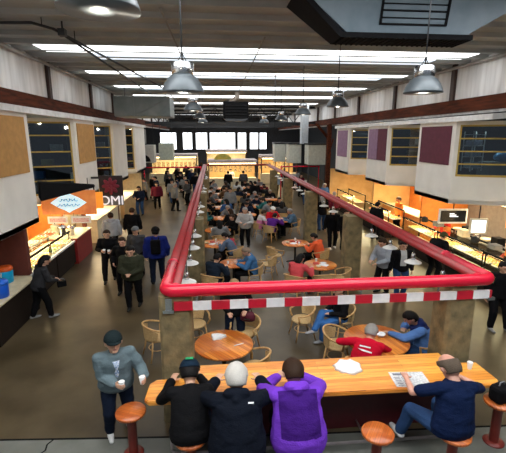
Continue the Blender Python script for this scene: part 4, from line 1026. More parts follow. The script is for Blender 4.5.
def coffee_cup(p, lab, hgt=.11, lid=True, d=None):
    t = empty('paper_cup', p, 0, lab, 'cup', None)
    bm = NB(); lathe(bm, [(.029, 0), (.031, .004), (.042, hgt), (.040, hgt+.001)], 20); obj('cup_wall', bm, paper, t)
    bm = NB(); lathe(bm, [(.045, hgt-.002), (.046, hgt+.006), (.040, hgt+.014), (.036, hgt+.016)], 20); obj('lid', bm, stripe_white, t)
    return t
coffee_cup((4.02, 5.40, CZ), 'white lidded paper cup on the counter by the navy T-shirt')
item('napkin', .02, 7.22, .751, 'paper', paper, 'crumpled white napkin on the round table at left behind the counter', 'napkin', 1.25, .3)
bm = NB(); tube(bm, [(-.09, -.03, 0), (.09, .05, 0)], .008, 6); tag(obj('straw', bm, paper, None, (.40, 6.86, .760)), 'white straw lying on the round table at left', 'straw')
item('paper_bowl', 3.20, 6.93, .751, 'bowl', paper, 'white soup bowl on the right round table, held by the blue coat', 'bowl', 1.1)
k = 0
for key, x, y, n_, big in (('T4', -.02, 14.3, 7, 1), ('T8', 3.2, 11.5, 5, 1), ('T9', 2.95, 14.1, 7, 1), ('T5', .12, 16.5, 2, 0), ('T7', 3.0, 18.2, 4, 0), ('T3', .55, 11.9, 2, 0)):
    rr = random.Random(k+5); tn = {'T4': 'table of food packets', 'T8': 'table beside the pink shirt', 'T9': 'table beyond the orange shirt', 'T5': 'orange table third back at left', 'T7': 'table ringed by red and purple', 'T3': 'small table by the denim jacket'}[key]
    for i in range(n_):
        a = 2*PI*i/n_ + .5; r = .13 + .17*(i % 2); kd = ['plate', 'cup', 'box', 'bowl', 'sheet', 'cup', 'box'][i % 7]
        nm = {'plate': 'white plate', 'cup': 'white cup', 'box': 'red food packet', 'bowl': 'pale bowl', 'sheet': 'sheet of paper'}[kd]
        m = {'plate': paper, 'cup': paper, 'box': cm('packet_red', (.6, .12, .1)), 'bowl': creamtop, 'sheet': paper}[kd]
        r_ = r if key != 'T3' else .2
        item({'plate': 'plate', 'cup': 'cup', 'box': 'food_packet', 'bowl': 'bowl', 'sheet': 'paper_sheet'}[kd], x + r_*math.cos(a), y + r_*math.sin(a), .751, kd, m, '%s%s on the %s' % (nm, '' if i < 5 else ' nearer the edge', tn), {'box': 'packet', 'sheet': 'paper'}.get(kd, kd), .9, a)
    k += 1
chair(.62, 7.95, 150, 'empty bentwood chair right of the woman with the handbag')
chair(.68, 6.45+.12, 60, 'empty bentwood chair tucked close behind the counter, right of the left table')
chair(-.50, 8.45, -150, 'empty bentwood chair beside the left front column')
chair(1.98, 8.45, 100, 'empty bentwood chair in the open floor below the striped board')
chair(2.42, 7.25, -120, 'bentwood chair whose cane back shows left of the red shirt')
chair(-1.28, 7.95, -60, 'cane chair poking out left of the left front column')
chair(1.75, 12.6, 60, 'empty bentwood chair right of the denim jacket, in the middle aisle')
chair(2.1, 13.6, -60, 'empty bentwood chair left of the cup-cluttered table')
chair(3.72, 11.0, 70, 'empty bentwood chair at right of the table by the pink shirt')
chair(3.1, 10.72, 0, 'empty bentwood chair on the near side of the table by the pink shirt')
# ================================================================ HERO FIGURES
def pose(base, **k): d = dict(base); d.update(k); return d
navyj = cm('navy_jacket', (.008, .014, .035)); blk = cm('black_cloth', (.004, .004, .005)); jeans = cm('blue_jeans', (.025, .06, .15)); ddk = cm('dark_denim', (.007, .012, .028))
greyj = cm('slate_grey_jacket', (.12, .165, .185)); khaki = cm('dark_olive_parka', (.035, .038, .022)); grey = cm('mid_grey_hoodie', (.26, .27, .29)); white_s = cm('white_trainers', (.7, .7, .7))
purA = cm('dark_purple_fleece', (.042, .008, .15)); purB = cm('bright_purple_fleece', (.16, .04, .50)); redc = cm('red_cotton', (.55, .004, .025)); bluecoat = cm('steel_blue_coat', (.10, .22, .52)); navt = cm('navy_tee', (.003, .010, .042))
orangec = cm('orange_shirt', (.8, .12, .04)); pinkc = cm('coral_pink_shirt', (.65, .08, .09)); denimj = cm('denim_jacket', (.05, .15, .32)); purpc = cm('purple_top', (.09, .015, .20)); royal = cm('royal_blue_jacket', (.01, .02, .16))
hblack = cm('hair_black', (.008, .007, .007), .6); hbrown = cm('hair_brown', (.035, .018, .01), .6); hgrey = cm('hair_grey', (.32, .30, .28), .7); hwhite = cm('hair_white', (.55, .52, .48), .7)
STOOL = pose(SIT, ph=.82, l0=10, l1=42, nod=24, hR=(.18, .62, 1.02), hL=(-.18, .62, 1.02), fR=(.16, .50, .22), fL=(-.16, .46, .22), kn=(0, .9, .6))
g1 = person('man in a slate-grey jacket and dark cap standing with two white cups', (-1.58, 5.72, 0), 200, pose(STAND, fR=(.13, .05, .07), fL=(-.12, -.10, .07), hR=(.04, .30, 1.06), hL=(-.30, .34, 1.10), nod=-6, l0=3, l1=8, curl=34, palm=(-1, .2, 0), elbow=(.35, -.7, -.7), ph=.92),
    greyj, ddk, hair=hgrey, shoes=white_s, s=1.0, fat=1.12, tt=.038, hs=1.2, vox=.0065, topname='jacket')
cap_hat(g1, cm('black_wool', (.010, .018, .02)), 'dark flat cap')
p = g1; bm = NB(); c, d = g1['spine'](.26); Yf = V((0, d.z, -d.y))
for k in range(5):
    for j in range(2):
        q, dd = g1['spine'](.12+.055*k); cc = q + Yf*(.137 + (.006 if k > 2 else 0))
        ell(bm, cc + V((-.022+.044*j, 0, .0)), V((.017, 0, 0)), V((0, .012, 0)), V((0, 0, .022)), 8, 5)
bm.free(); bm = NB(); loft(bm, [(g1['spine'](t_)[0] + Yf*dd_, V((.04+.015*(t_ > .3), 0, 0)), Yf*.05) for t_, dd_ in ((.05, .13), (.15, .128), (.25, .13), (.35, .125), (.44, .11))], 14)
o = obj('shirt', bm, mat('blue_check_shirt', (.12, .22, .42), .8, c2=(.6, .65, .7), nscale=45), g1['root'], smooth=True); o['label'] = 'blue and white checked shirt front in the open jacket'
for i, lab in ((0, 'white paper cup in the right hand of the grey-jacketed man'), (1, 'white paper cup in the left hand of the grey-jacketed man')):
    gp, gd = g1['grips'][i]; coffee_cup(gp + V((0, 0, -.05)), lab)
# two black-clad people at left of the bar
o1 = person('person in black leaning on the counter in a dark cap with a green badge', (-.38, 4.60, 0), 2, pose(STOOL, ph=.78, l0=18, l1=52, nod=30, hR=(.10, .66, 1.02), hL=(-.22, .60, 1.02)), blk, ddk, hair=hblack, s=1.05, fat=1.15, hs=1.25, vox=.0075, topname='coat', faced=False, tt=.028)
cap_hat(o1, cm('navy_cap', (.006, .018, .035)), 'dark blue cap', patch=cm('badge_green', (.03, .30, .12)))
bm = NB(); s = 1; hh = o1['hc']; tube(bm, [hh + o1['hd']*.03 + o1['hx']*(.096*math.cos(a*PI/10)) + o1['hf']*(.112*math.sin(a*PI/10)-.012) for a in range(20)], .010, 6, True)
o = obj('cap_trim', bm, cm('trim_blue', (.02, .2, .45)), o1['root']); o['label'] = 'bright blue band round the cap'
o2 = person('broad person in a black coat with white hair, seated at the bar', (.22, 4.33, 0), -3, pose(STOOL, ph=.72, l0=12, l1=38, nod=20, hR=(.25, .60, 1.03), hL=(-.22, .60, 1.03), elbow=(.9, -.3, -.5)), [cm('navy_black_coat', (.003, .005, .011))], blk, hair=hwhite, s=1.13, fat=1.42, hs=1.3, vox=.0075, topname='coat', faced=False, tt=.04, hood=True, hem=-.22)
bm = NB(); q, d = o2['spine'](.41); box(bm, .10, .16, -.003, .003, 0, .018); o = obj('logo', bm, paper, o2['root'], q + V((.02, 0, .0)) - V((0, d.z, -d.y))*.145); o.rotation_euler = (-.6, 0, 0); o['label'] = 'small white mark on the shoulder'
def selpurple(c, spine, s):
    best = min(((c - spine(t_)[0]).length, t_) for t_ in [x*.03-.12 for x in range(21)])[1]
    q, d = spine(best); back = (c - q).dot(V((0, d.z, -d.y))) < .05
    return 0 if (.04 < best < .46 and abs(c.x) < .215 and back) else 1
q1 = person('person in a two-tone purple hoodie seated at the bar with back turned', (1.03, 4.38, 0), 0, pose(STOOL, ph=.72, l0=12, l1=44, nod=26, hR=(.12, .60, 1.02), hL=(-.12, .60, 1.02), elbow=(1.2, .1, -.5)), [purA, purB], blk, hair=hbrown, s=1.13, fat=1.45, hs=1.25, vox=.007, topname='hoodie', faced=True, tt=.034, hood=True, sel=selpurple, hem=-.16)
def backmark(P, t_, dist, pts, m, lab, tilt=None, nm='logo'):
    q, d = P['spine'](t_); Yf = V((0, d.z, -d.y)); bm = NB(); c = q - Yf*dist
    a = [bm.verts.new(c + V((x, 0, 0)) + d*z) for x, z in pts]; b = [bm.verts.new(c + V((x, 0, 0)) + d*z - Yf*.012) for x, z in pts]
    bm.faces.new(a); bm.faces.new(b[::-1]); n_ = len(pts)
    for i in range(n_): bm.faces.new((a[i], a[(i+1) % n_], b[(i+1) % n_], b[i]))
    o = obj(nm, bm, m, P['root']); o['label'] = lab; return o
PD = 1.02*(.108*1.14+.034-.01*0)
backmark(q1, .37, .135, [(-.025, -.008), (.012, -.013), (.03, 0), (.012, .01), (-.02, .012)], paper, 'small white logo between the shoulders', nm='logo')
backmark(q1, -.035, .162, [(-.045, -.005), (-.01, -.012), (.005, -.03), (.02, -.01), (.05, .0), (.02, .012), (-.005, .03), (-.012, .012), (-.045, .01)], paper, 'white star-like logo at the hem', nm='hem_logo')
r1 = person('balding man in a navy T-shirt and jeans reading at the bar', (3.13, 4.36, 0), 8, pose(STOOL, ph=.73, l0=6, l1=24, side=9, nod=34, hR=(.34, .42, 1.03), hL=(-.22, .50, 1.02), elbow=(1, -.35, -.5), fR=(.18, .42, .22), fL=(-.24, .50, .22)), navt, jeans, hair=cm('hair_cropped', (.10, .075, .055), .8), sk=skin2, shoes=white_s, s=1.12, fat=1.22, hs=1.22, vox=.0065, sleeve=.36, tt=.02, topname='t_shirt', hairstyle='bald')
# red shirt, blue coat at table T2
m1 = person('grey-haired person in a red shirt bent over the right round table', (2.60, 6.20, 0), -32, pose(SIT, l0=22, l1=58, nod=26, hR=(.06, .42, .78), hL=(-.22, .42, .78), elbow=(1.2, 0, -.4)), redc, blk, hair=hgrey, vox=.008, fat=1.35, hs=1.2, topname='shirt', faced=False)
backmark(m1, .33, .128, [(-.10, .0), (.06, .0), (.06, .022), (-.10, .022)], paper, 'white printed line on the back of the red shirt', nm='print')
backmark(m1, .27, .132, [(-.12, .03), (-.05, .0), (.09, -.012), (.09, .012), (-.04, .028)], paper, 'white slanted print on the back of the red shirt', nm='print')
chair(2.57, 6.17, -32, 'bentwood chair under the person in the red shirt')
n1 = person('dark-haired person in a blue coat eating at the right round table', (4.12, 6.84, 0), 72, pose(SIT, l0=8, l1=34, nod=26, hR=(.10, .36, .82), hL=(-.10, .60, .80), elbow=(1, 0, -.5)), [bluecoat, cm('navy_scarf', (.01, .02, .10))], jeans, hair=hblack, vox=.008, hs=1.15, fat=1.2, topname='coat', tt=.035, hood=True, sel=lambda c, sp_, s: 1 if (c - sp_(.46)[0]).length < .17 else 0)
chair(4.16, 6.83, 72, 'bentwood chair under the person in the blue coat')
# woman with handbag at T1
k1 = person('person in a black jacket with a maroon handbag standing behind the left table', (.40, 8.15, 0), 172, pose(STAND, hR=(.10, .28, 1.0), hL=(-.22, .22, 1.02), nod=20, l1=10, curl=40), blk, ddk, hair=cm('hair_blond', (.35, .22, .11), .6), s=.97, vox=.0085, topname='jacket', hairlen=.06)
t = empty('handbag', (.66, 7.92, .72), -.3, 'maroon slouchy handbag hanging at the side of the person in black', 'bag')
bm = NB(); loft(bm, [(V((0, 0, 0)), V((.12, 0, 0)), V((0, .05, 0))), (V((0, 0, .03)), V((.165, 0, 0)), V((0, .075, 0))), (V((0, 0, .12)), V((.17, 0, 0)), V((0, .08, 0))), (V((0, 0, .2)), V((.13, 0, 0)), V((0, .045, 0))), (V((0, 0, .22)), V((.11, 0, 0)), V((0, .02, 0)))], 20); obj('bag_body', bm, cm('maroon_leather', (.10, .018, .03), .4), t)
bm = NB(); tube(bm, [(-.1, 0, .20), (-.12, .02, .38), (-.18, .08, .55), (-.22, .16, .70)], .010, 6); tube(bm, [(.1, 0, .20), (.02, .02, .38), (-.1, .08, .57), (-.20, .16, .70)], .010, 6); obj('strap', bm, cm('maroon_leather', (0, 0, 0)), t)
bm = NB(); box(bm, -.07, .07, -.088, -.078, .06, .09); obj('buckle', bm, chrome, t)
# crossed legs in jeans under the striped board
l1 = person('seated person with crossed legs in blue jeans below the striped board', (2.85, 8.35, 0), 100, pose(SIT, l0=-4, l1=6, nod=10, fR=(-.18, .62, .38), fL=(-.12, .42, .07), hR=(.1, .25, .68), hL=(-.1, .28, .68), kn=(0, .4, 1)), blk, cm('bright_jeans', (.035, .12, .32)), hair=hbrown, vox=.009, shoes=cm('grey_white_shoe', (.35, .36, .38)), topname='jacket')
chair(2.89, 8.35, 100, 'bentwood chair under the person with crossed legs')
# left aisle
p2 = person('black-clad person with long dark hair leaning at the left food counter', (-4.50, 10.05, 0), -48, pose(STAND, l0=8, l1=22, nod=16, hR=(.10, .36, .98), hL=(-.10, .38, .98), fR=(.12, .16, .07), fL=(-.13, -.14, .07)), [cm('charcoal_jacket', (.03, .03, .033))], blk, hair=hblack, shoes=cm('black_white_shoe', (.25, .25, .25)), vox=.009, hairlen=.22, s=.98)
backmark(p2, .30, .13, [(-.01, -.08), (.012, -.08), (.02, .0), (.012, .06), (-.01, .06), (-.004, 0)], grey, 'pale stripe on the back of the jacket', nm='stripe')
gp, gd = p2['grips'][0]; t = empty('shoulder_bag', tuple(gp + V((.05, .03, -.16))), .5, 'small black bag held by the long-haired person at left', 'bag')
bm = NB(); box(bm, -.11, .11, -.05, .05, 0, .16, bev=.02); obj('bag_body', bm, blk, t)
bm = NB(); tube(bm, [(-.09, 0, .15), (-.05, 0, .22), (.05, 0, .22), (.09, 0, .15)], .008, 6); obj('strap', bm, grey, t)
p3 = person('man in a dark olive parka walking towards the camera with clasped hands', (-2.25, 10.55, 0), 178, pose(STAND, hR=(.06, .30, 1.06), hL=(-.05, .30, 1.06), fR=(.08, .12, .07), fL=(-.10, -.14, .07), nod=10, curl=45), khaki, blk, hair=hblack, vox=.008, tt=.04, hood=True, topname='parka', s=1.03, fat=1.15, hs=1.15)
bm = NB(); q, d = p3['spine'](.47); tube(bm, [q + V((.13*math.cos(a*PI/9), .10*math.sin(a*PI/9)-.05, .02)) for a in range(18)], .035, 8, True); obj('fur_collar', bm, cm('fur_trim', (.22, .18, .12), 1, bump=.9), p3['root'], smooth=True)
p4 = person('man in black with rosy face just behind the olive parka', (-2.72, 11.75, 0), 175, pose(STAND, hR=(.22, .15, .95), fR=(.1, .15, .07)), blk, blk, hair=hbrown, sk=skin2, vox=.01)
p5 = person('person in black in the left aisle carrying two white cups', (-3.42, 12.75, 0), 185, pose(STAND, hR=(.12, .30, 1.10), hL=(-.14, .30, 1.08), curl=35, palm=(-1, .2, 0), fR=(.1, .2, .07), fL=(-.1, -.15, .07)), blk, blk, hair=hbrown, vox=.009)
for i, lab in ((0, 'white cup in the right hand of the black-clad person in the left aisle'), (1, 'white cup in the left hand of the black-clad person in the left aisle')):
    gp, gd = p5['grips'][i]; coffee_cup(gp + V((0, 0, -.05)), lab)
p6 = person('person in a grey beanie behind the royal blue jacket', (-2.58, 13.1, 0), 170, pose(STAND), cm('dark_grey_coat', (.06, .06, .065)), blk, hair=hgrey, vox=.011)
cap_hat(p6, cm('grey_wool', (.13, .14, .15)), 'grey knitted beanie', False, name='beanie')
p7 = person('person in a royal blue jacket with a black backpack, back turned', (-1.86, 12.4, 0), 5, pose(STAND, fR=(.11, .16, .07), fL=(-.11, -.1, .07), hR=(.25, .12, .85)), royal, ddk, hair=hblack, vox=.010, tt=.05, s=1.05, fat=1.15, hs=1.12, faced=False)
cap_hat(p7, blk, 'black knitted hat', False, name='beanie')
q, d = p7['spine'](.28); bp_c = p7['mw'] @ (q + V((0, -.24, 0)))
t = empty('backpack', tuple(bp_c - V((0, 0, .24))), math.radians(5), 'black backpack on the back of the royal blue jacket', 'backpack')
bm = NB(); box(bm, -.15, .15, -.08, .08, 0, .46, bev=.045); obj('bag_body', bm, blk, t); bm = NB(); box(bm, -.11, .11, -.115, -.075, .05, .24, bev=.02); obj('pocket', bm, blk, t)
for sx in (-1, 1): bm = NB(); tube(bm, [(sx*.09, .07, .43), (sx*.10, .14, .50), (sx*.11, .24, .46)], .016, 6); obj('strap', bm, blk, t)
p8 = person('person in a pale grey hoodie with back turned at the left counters', (-4.0, 15.6, 0), 15, pose(STAND), cm('pale_grey_hoodie', (.33, .34, .36)), blk, hair=hbrown, vox=.012, tt=.04, hood=True, faced=False)
p9 = person('person in a black coat with back turned beside the pale grey hoodie', (-3.4, 16.6, 0), 0, pose(STAND), blk, blk, hair=hbrown, vox=.012, tt=.04, faced=False)
# inside, mid distance
A = person('dark-haired person in a navy jacket seated in front of the left red rail', (-.10, 11.0, 0), -35, pose(SIT, l0=8, l1=24, nod=20), cm('dark_navy', (.012, .02, .035)), blk, hair=hblack, vox=.011, tt=.035, faced=False); chair(-.13, 10.97, -35, 'bentwood chair under the navy jacket by the left rail')
B = person('grey-haired person in a denim-blue jacket seated facing left', (1.17, 11.75, 0), 88, pose(SIT, l0=6, l1=20, nod=22), denimj, blk, hair=cm('hair_ash', (.25, .18, .13), .7), vox=.010, tt=.03); chair(1.20, 11.75, 88, 'bentwood chair under the denim-blue jacket')
C_ = person('black-haired person in grey-blue and red bent over the food table', (.66, 13.75, 0), 55, pose(SIT, l0=14, l1=38, nod=20), [cm('grey_blue_top', (.10, .14, .22)), cm('dark_red_top', (.35, .03, .05))], blk, hair=hblack, vox=.011, faced=False, sel=lambda c, sp_, s: 1 if c.x > .02 and c.z > .8 else 0); chair(.70, 13.72, 55, 'bentwood chair under the grey-blue and red top')
D = person('standing person in a pale grey jacket and black trousers amid the tables', (1.28, 16.4, 0), 160, pose(STAND, hR=(.12, .28, 1.12), hL=(-.12, .28, 1.08)), cm('pale_grey_jacket', (.42, .42, .42)), blk, hair=hgrey, vox=.012, tt=.035)
E_ = person('person in a purple top leaning right across a table', (2.45, 17.2, 0), -38, pose(SIT, l0=15, l1=48, nod=10, hR=(.15, .62, .85), hL=(-.05, .62, .85)), purpc, blk, hair=hblack, vox=.011, tt=.035, faced=False); chair(2.42, 17.18, -38, 'bentwood chair under the purple top')
F_ = person('person in red with a white hat at the far side of the table', (2.72, 18.85, 0), 200, pose(SIT), cm('crimson_coat', (.50, .01, .02)), blk, hair=hblack, vox=.011, tt=.035); cap_hat(F_, paper, 'white woolly hat', False, name='hat'); chair(2.71, 18.88, 200, 'bentwood chair under the person in red with the white hat')
G_ = person('person in white and pink to the left of the red coat', (2.05, 17.9, 0), -80, pose(SIT, l1=20), [cm('white_top', (.65, .6, .6)), cm('pink_top', (.65, .2, .38))], blk, hair=hbrown, vox=.011, tt=.03, sel=lambda c, sp_, s: 1 if c.z < .85 else 0); chair(2.02, 17.9, -80, 'bentwood chair under the white and pink top')
H_ = person('person in a slate-blue jacket right of the red coat', (3.72, 18.2, 0), 90, pose(SIT, l1=20), cm('slate_blue', (.08, .15, .24)), blk, hair=hgrey, vox=.012, tt=.035); chair(3.75, 18.2, 90, 'bentwood chair under the slate-blue jacket')
I_ = person('person in a bright orange shirt seated by the right columns, back half turned', (3.66, 13.2, 0), 48, pose(SIT, l0=8, l1=24, nod=20), orangec, blk, hair=hblack, vox=.010, faced=False, fat=1.1); chair(3.69, 13.17, 48, 'bentwood chair under the orange shirt')
J_ = person('black-haired person in a coral pink shirt with back to the camera', (2.28, 10.75, 0), -42, pose(SIT, l0=8, l1=26, nod=20, hR=(.2, .45, .8)), pinkc, blk, hair=hblack, vox=.010, faced=False, hairlen=.04); chair(2.25, 10.72, -42, 'bentwood chair under the coral pink shirt')
S_ = person('dark-haired person in a pale grey hoodie standing in the right aisle', (4.98, 10.9, 0), 115, pose(STAND, hR=(.12, .34, 1.05), hL=(-.10, .36, 1.02), nod=14, l1=12), cm('cool_grey_hoodie', (.34, .37, .42)), blk, hair=hbrown, vox=.009, tt=.035, hairlen=.24)
T2_ = person('person in a black top and blue jeans right of the pale grey hoodie', (5.32, 10.55, 0), 175, pose(STAND, fR=(.11, .15, .07)), [blk, cm('tee_white', (.5, .5, .5))], jeans, hair=hblack, vox=.009, sel=lambda c, sp_, s: 1 if abs(c.x) < .07 and c.y > .05 and c.z > 1.0 else 0)
V_ = person('person in black bending to look into the right food cases', (6.95, 11.7, 0), -70, pose(STAND, l0=14, l1=40, nod=20, hR=(.2, .35, 1.0), hL=(-.1, .4, 1.0), ph=.90), blk, blk, hair=cm('hair_olive', (.06, .06, .02), .7), vox=.011, tt=.035, faced=False)
U1_ = person('person in black walking in the right aisle beyond the right rail, left of a pair', (4.88, 15.9, 0), 175, pose(STAND, fR=(.1, .2, .07)), blk, blk, hair=hblack, vox=.012, shoes=white_s)
U2_ = person('person in black walking in the right aisle beyond the right rail, right of a pair', (5.30, 15.5, 0), 185, pose(STAND, fL=(-.1, .2, .07)), blk, blk, hair=hbrown, vox=.012)
W_ = person('tall person in black standing against the orange stall', (7.25, 17.1, 0), -60, pose(STAND), blk, blk, hair=hblack, vox=.012, tt=.04, faced=False)
X_ = person('person in a black coat at the right edge of the picture', (6.78, 8.45, 0), 175, pose(STAND, fR=(.14, .1, .07), fL=(-.16, .16, .07)), blk, blk, hair=hblack, vox=.010, tt=.04, shoes=cm('black_white_shoe', (.25, .25, .25)), fat=1.1)
Y_ = person('stallholder in a red cap and top working behind the right foreground cases', (9.0, 10.6, 0), 90, pose(STAND, l1=18, hR=(.15, .35, 1.05), hL=(-.15, .35, 1.05)), cm('red_apron_top', (.45, .03, .02)), blk, hair=hblack, sk=skin3, vox=.011); cap_hat(Y_, cm('red_cap', (.5, .02, .02)), 'red cap', True)
Z_ = person('stallholder in dark maroon leaning over the nearest right case', (8.95, 9.35, 0), 80, pose(STAND, l0=10, l1=35, hR=(.15, .4, 1.3), hL=(-.15, .4, 1.3), ph=.92), cm('dark_maroon_top', (.07, .012, .02)), blk, hair=hblack, sk=skin3, vox=.011)
ZA = person('stallholder in red behind the third right food case', (9.0, 14.5, 0), 90, pose(STAND, l1=12, hR=(.15, .32, 1.05)), cm('stall_red', (.6, .03, .02)), blk, hair=hblack, sk=skin3, vox=.012)
ZB = person('stallholder in orange beneath the second right bay', (9.0, 18.5, 0), 90, pose(STAND), cm('stall_orange', (.7, .2, .03)), blk, hair=hbrown, vox=.012)
# ---- crowd prototypes (far figures)
protoS1 = person('proto', (0, 0, 0), 0, pose(SIT, l1=26, nod=20), blk, blk, vox=.016, tt=.035)
protoS2 = person('proto', (0, 0, 0), 0, pose(SIT, l0=2, l1=8, nod=8, hR=(.2, .34, .80), hL=(-.1, .3, .80)), blk, blk, vox=.016, tt=.035, hairlen=.12)
protoT1 = person('proto', (0, 0, 0), 0, pose(STAND, fR=(.1, .12, .07), fL=(-.1, -.1, .07)), blk, blk, vox=.016, tt=.04)
protoT2 = person('proto', (0, 0, 0), 0, pose(STAND, hR=(.12, .3, 1.08), hL=(-.12, .3, 1.05)), blk, blk, vox=.016, tt=.03, hairlen=.12)
finalize()
for pr in (protoS1, protoS2, protoT1, protoT2):
    for ch in kids(pr['root']):
        for sl in ch.material_slots:
            m_ = sl.material; sl.link = 'OBJECT'; sl.material = m_
USED = set()
def crowd(pr, x, y, deg, lab, topc, hairc, pants=blk, grp=None, s=1.0):
    root = pr['root']
    if root.name in USED: r = copy_tree(root, (x, y, 0), math.radians(deg), lab, 'person')
    else: r = root; USED.add(root.name); KID[root.name] = kids(root); r.location = (x, y, 0); r.rotation_euler.z = math.radians(deg); r['label'] = lab
    if grp: r['group'] = grp
    elif 'group' in r: del r['group']
    r.scale = (s*WID, s*WID, s)
    return (r, topc, hairc, pants)
CR = []
cn = [('black', blk), ('dark grey', cm('crowd_dkgrey', (.07, .07, .075))), ('navy', navyj), ('grey', cm('crowd_grey', (.2, .21, .22))), ('teal', cm('crowd_teal', (.02, .12, .12))), ('brown', cm('crowd_brown', (.12, .06, .03))), ('maroon', cm('crowd_maroon', (.14, .015, .03))), ('blue', cm('crowd_blue', (.04, .1, .25))), ('cream', cm('crowd_cream', (.5, .45, .36))), ('white', cm('crowd_white', (.6, .6, .6)))]
hn = [('black-haired', hblack), ('brown-haired', hbrown), ('grey-haired', hgrey)]
rr = random.Random(21)
PUT = [(1.28, 16.4), (2.42, 17.18), (2.71, 18.88), (2.02, 17.9), (3.75, 18.2), (3.6, 13.2), (.7, 13.7), (.9, 22.9), (2.7, 26.0)]
tabs = [(.12, 16.5, 'the third-row left table'), (.35, 19.0, 'the fourth-row left table'), (1.6, 19.75, 'the fourth-row middle table'), (.2, 21.9, 'the fifth-row left table'), (2.1, 22.1, 'the fifth-row middle table'), (3.5, 20.8, 'the fifth-row right table'), (.4, 24.4, 'the sixth-row left table'), (2.2, 24.0, 'the sixth-row middle table'), (3.5, 24.6, 'the sixth-row right table'),
        (.3, 27.2, 'the seventh-row left table'), (2.0, 27.0, 'the seventh-row middle table'), (3.5, 27.8, 'the seventh-row right table'), (.4, 30.2, 'the last-row left table'), (2.1, 30.4, 'the last-row middle table'), (3.5, 31.0, 'the last-row right table')]
for i, (x, y, nm) in enumerate(tabs):
    if i >= 2: table(x, y, .5, 'round table, ' + nm[4:] if False else 'bare round wooden table, ' + nm.replace('the ', '', 1))
    k = 3 if i < 3 else 4
    for j in range(k):
        if (i, j) == (9, 9): continue
        deg = 360*j/k + 35 + 25*(i % 3); a = math.radians(deg); ci = rr.choice([0, 0, 0, 1, 1, 2, 2, 3, 4, 5, 6, 7, 8, 9]); hi = rr.choice([0, 0, 1, 1, 2])
        px, py = x + .86*math.cos(a), y + .86*math.sin(a); head = deg + 90
        side = ['right', 'far right', 'far', 'far left', 'left', 'near left', 'near', 'near right'][int(((deg % 360) + 22.5) // 45) % 8]
        if any(abs(py-cy) < .7 and min(abs(px+.58), abs(px-4.28)) < .65 for cy in CY) or px < -.62 or px > 4.2: continue
        if any(math.hypot(px-q0, py-q1) < .72 for q0, q1 in PUT): continue
        PUT.append((px, py))
        lab = '%s person in %s, %s side of %s' % (hn[hi][0], cn[ci][0], side, nm)
        CR.append(crowd(protoS1 if rr.random() < .6 else protoS2, px, py, head, lab, cn[ci][1], hn[hi][1]))
        chair(px, py, head, 'bentwood chair on the %s side of %s' % (side, nm))
    if i >= 1 and i != 1:
        item('plate', x-.1, y, .751, 'plate', paper, 'white plate on ' + nm, 'plate', 1.1); item('paper_cup', x+.18, y+.1, .751, 'cup', paper, 'white cup on ' + nm, 'cup', 1.0)
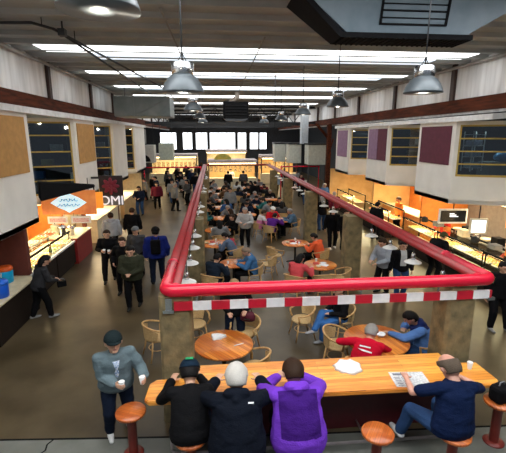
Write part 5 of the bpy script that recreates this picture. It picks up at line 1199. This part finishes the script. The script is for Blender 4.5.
# standing crowd in the far aisles
st = []
for k in range(22):
    x = -4.4 + 3.1*((k*0.618) % 1); y = 24 + k*1.05
    st.append((x, y, 'left'))
st += [(-5.0, 29.6, 'left'), (-4.6, 30.4, 'left')]
for k in range(10): st.append((5.3 + 1.9*((k*.618) % 1), 19 + k*1.9, 'right'))
for k, (x, y, sd_) in enumerate(st):
    ci = rr.choice([0, 0, 0, 0, 1, 2, 3, 6] if sd_ == 'left' else [0, 0, 1, 6, 9, 7]); hi = rr.choice([0, 0, 1, 2]); d = rr.choice([0, 180, 170, 10, -60, 200, 120])
    CR.append(crowd(protoT1 if k % 3 else protoT2, x, y, d, '%s person in %s standing in the crowd of the far %s aisle' % (hn[hi][0], cn[ci][0], sd_), cn[ci][1], hn[hi][1], jeans if k % 4 == 0 else blk, 'standing crowd in the far %s aisle' % sd_, .95+.1*rr.random()))
for (x, y, d, ci, lab) in ((.9, 22.9, 180, 3, 'standing person in grey in the middle of the far tables'), (4.9, 31.5, 180, 7, 'person in a pale blue jacket at the far end of the right rail'), (2.7, 26.0, 20, 0, 'standing person in black among the farthest tables'), (1.2, 33.9, 0, 0, 'person in black waiting at the far kiosk, left one'), (2.5, 34.1, 0, 1, 'person in dark grey waiting at the far kiosk, right one'), (1.5, 36.3, 180, 9, 'kiosk seller in white behind the far counter')):
    CR.append(crowd(protoT1, x, y, d, lab, cn[ci][1] if ci != 7 else cm('pale_blue_jacket', (.3, .4, .55)), hblack))
for r, tc, hc_, pc in CR:
    for ch in bpy.data.objects[r.name].children:
        b = ch.name.split('.')[0]
        if b == 'jacket' and ch.material_slots: ch.material_slots[0].link = 'OBJECT'; ch.material_slots[0].material = tc
        if b == 'hair': ch.material_slots[0].link = 'OBJECT'; ch.material_slots[0].material = hc_
        if b == 'trousers': ch.material_slots[0].link = 'OBJECT'; ch.material_slots[0].material = pc
# black bag on the right-hand stool
t = empty('backpack', (4.20, 4.90, .727), .3, 'black bag resting on the stool at the right end of the counter', 'bag')
bm = NB(); box(bm, -.15, .15, -.11, .11, 0, .26, bev=.06); obj('bag_body', bm, blk, t); bm = NB(); tube(bm, [(-.06, 0, .24), (-.04, 0, .31), (.04, 0, .31), (.06, 0, .24)], .01, 6); obj('strap', bm, grey, t)
# ================================================================ LIGHT, WORLD, CAMERA
for x, y, z in ((-6.6, 13.9, 4.9), (-6.4, 16.6, 4.9), (-6.5, 22.5, 4.9), (9.3, 13.2, 4.9), (9.0, 19, 4.9), (9, 24, 4.9)): area('office_fill', (x, y, z), .8, .8, 14, (.85, 1, .85))  # added area lights without fittings, brightening the rooms behind the bay windows
w = bpy.data.worlds.new('world'); SC.world = w; w.use_nodes = True
w.node_tree.nodes['Background'].inputs[0].default_value = (.75, .85, 1, 1); w.node_tree.nodes['Background'].inputs[1].default_value = .15
cam = bpy.data.cameras.new('camera'); co = bpy.data.objects.new('camera', cam); COL.objects.link(co); SC.camera = co
F_px = 400.0; cam.sensor_width = 36; cam.sensor_fit = 'HORIZONTAL'; cam.lens = F_px/506*36; cam.clip_end = 200
pitch = math.atan((226.5-136)/F_px); yaw = math.atan2((253-213)*math.cos(pitch), F_px)
co.location = (0, 0, 4.6); co.rotation_euler = (math.radians(90) - pitch, 0, -yaw)
vs = SC.view_settings; vs.view_transform = 'Standard'; vs.look = 'None'; vs.gamma = 1; vs.use_curve_mapping = False; vs.exposure = 0.5
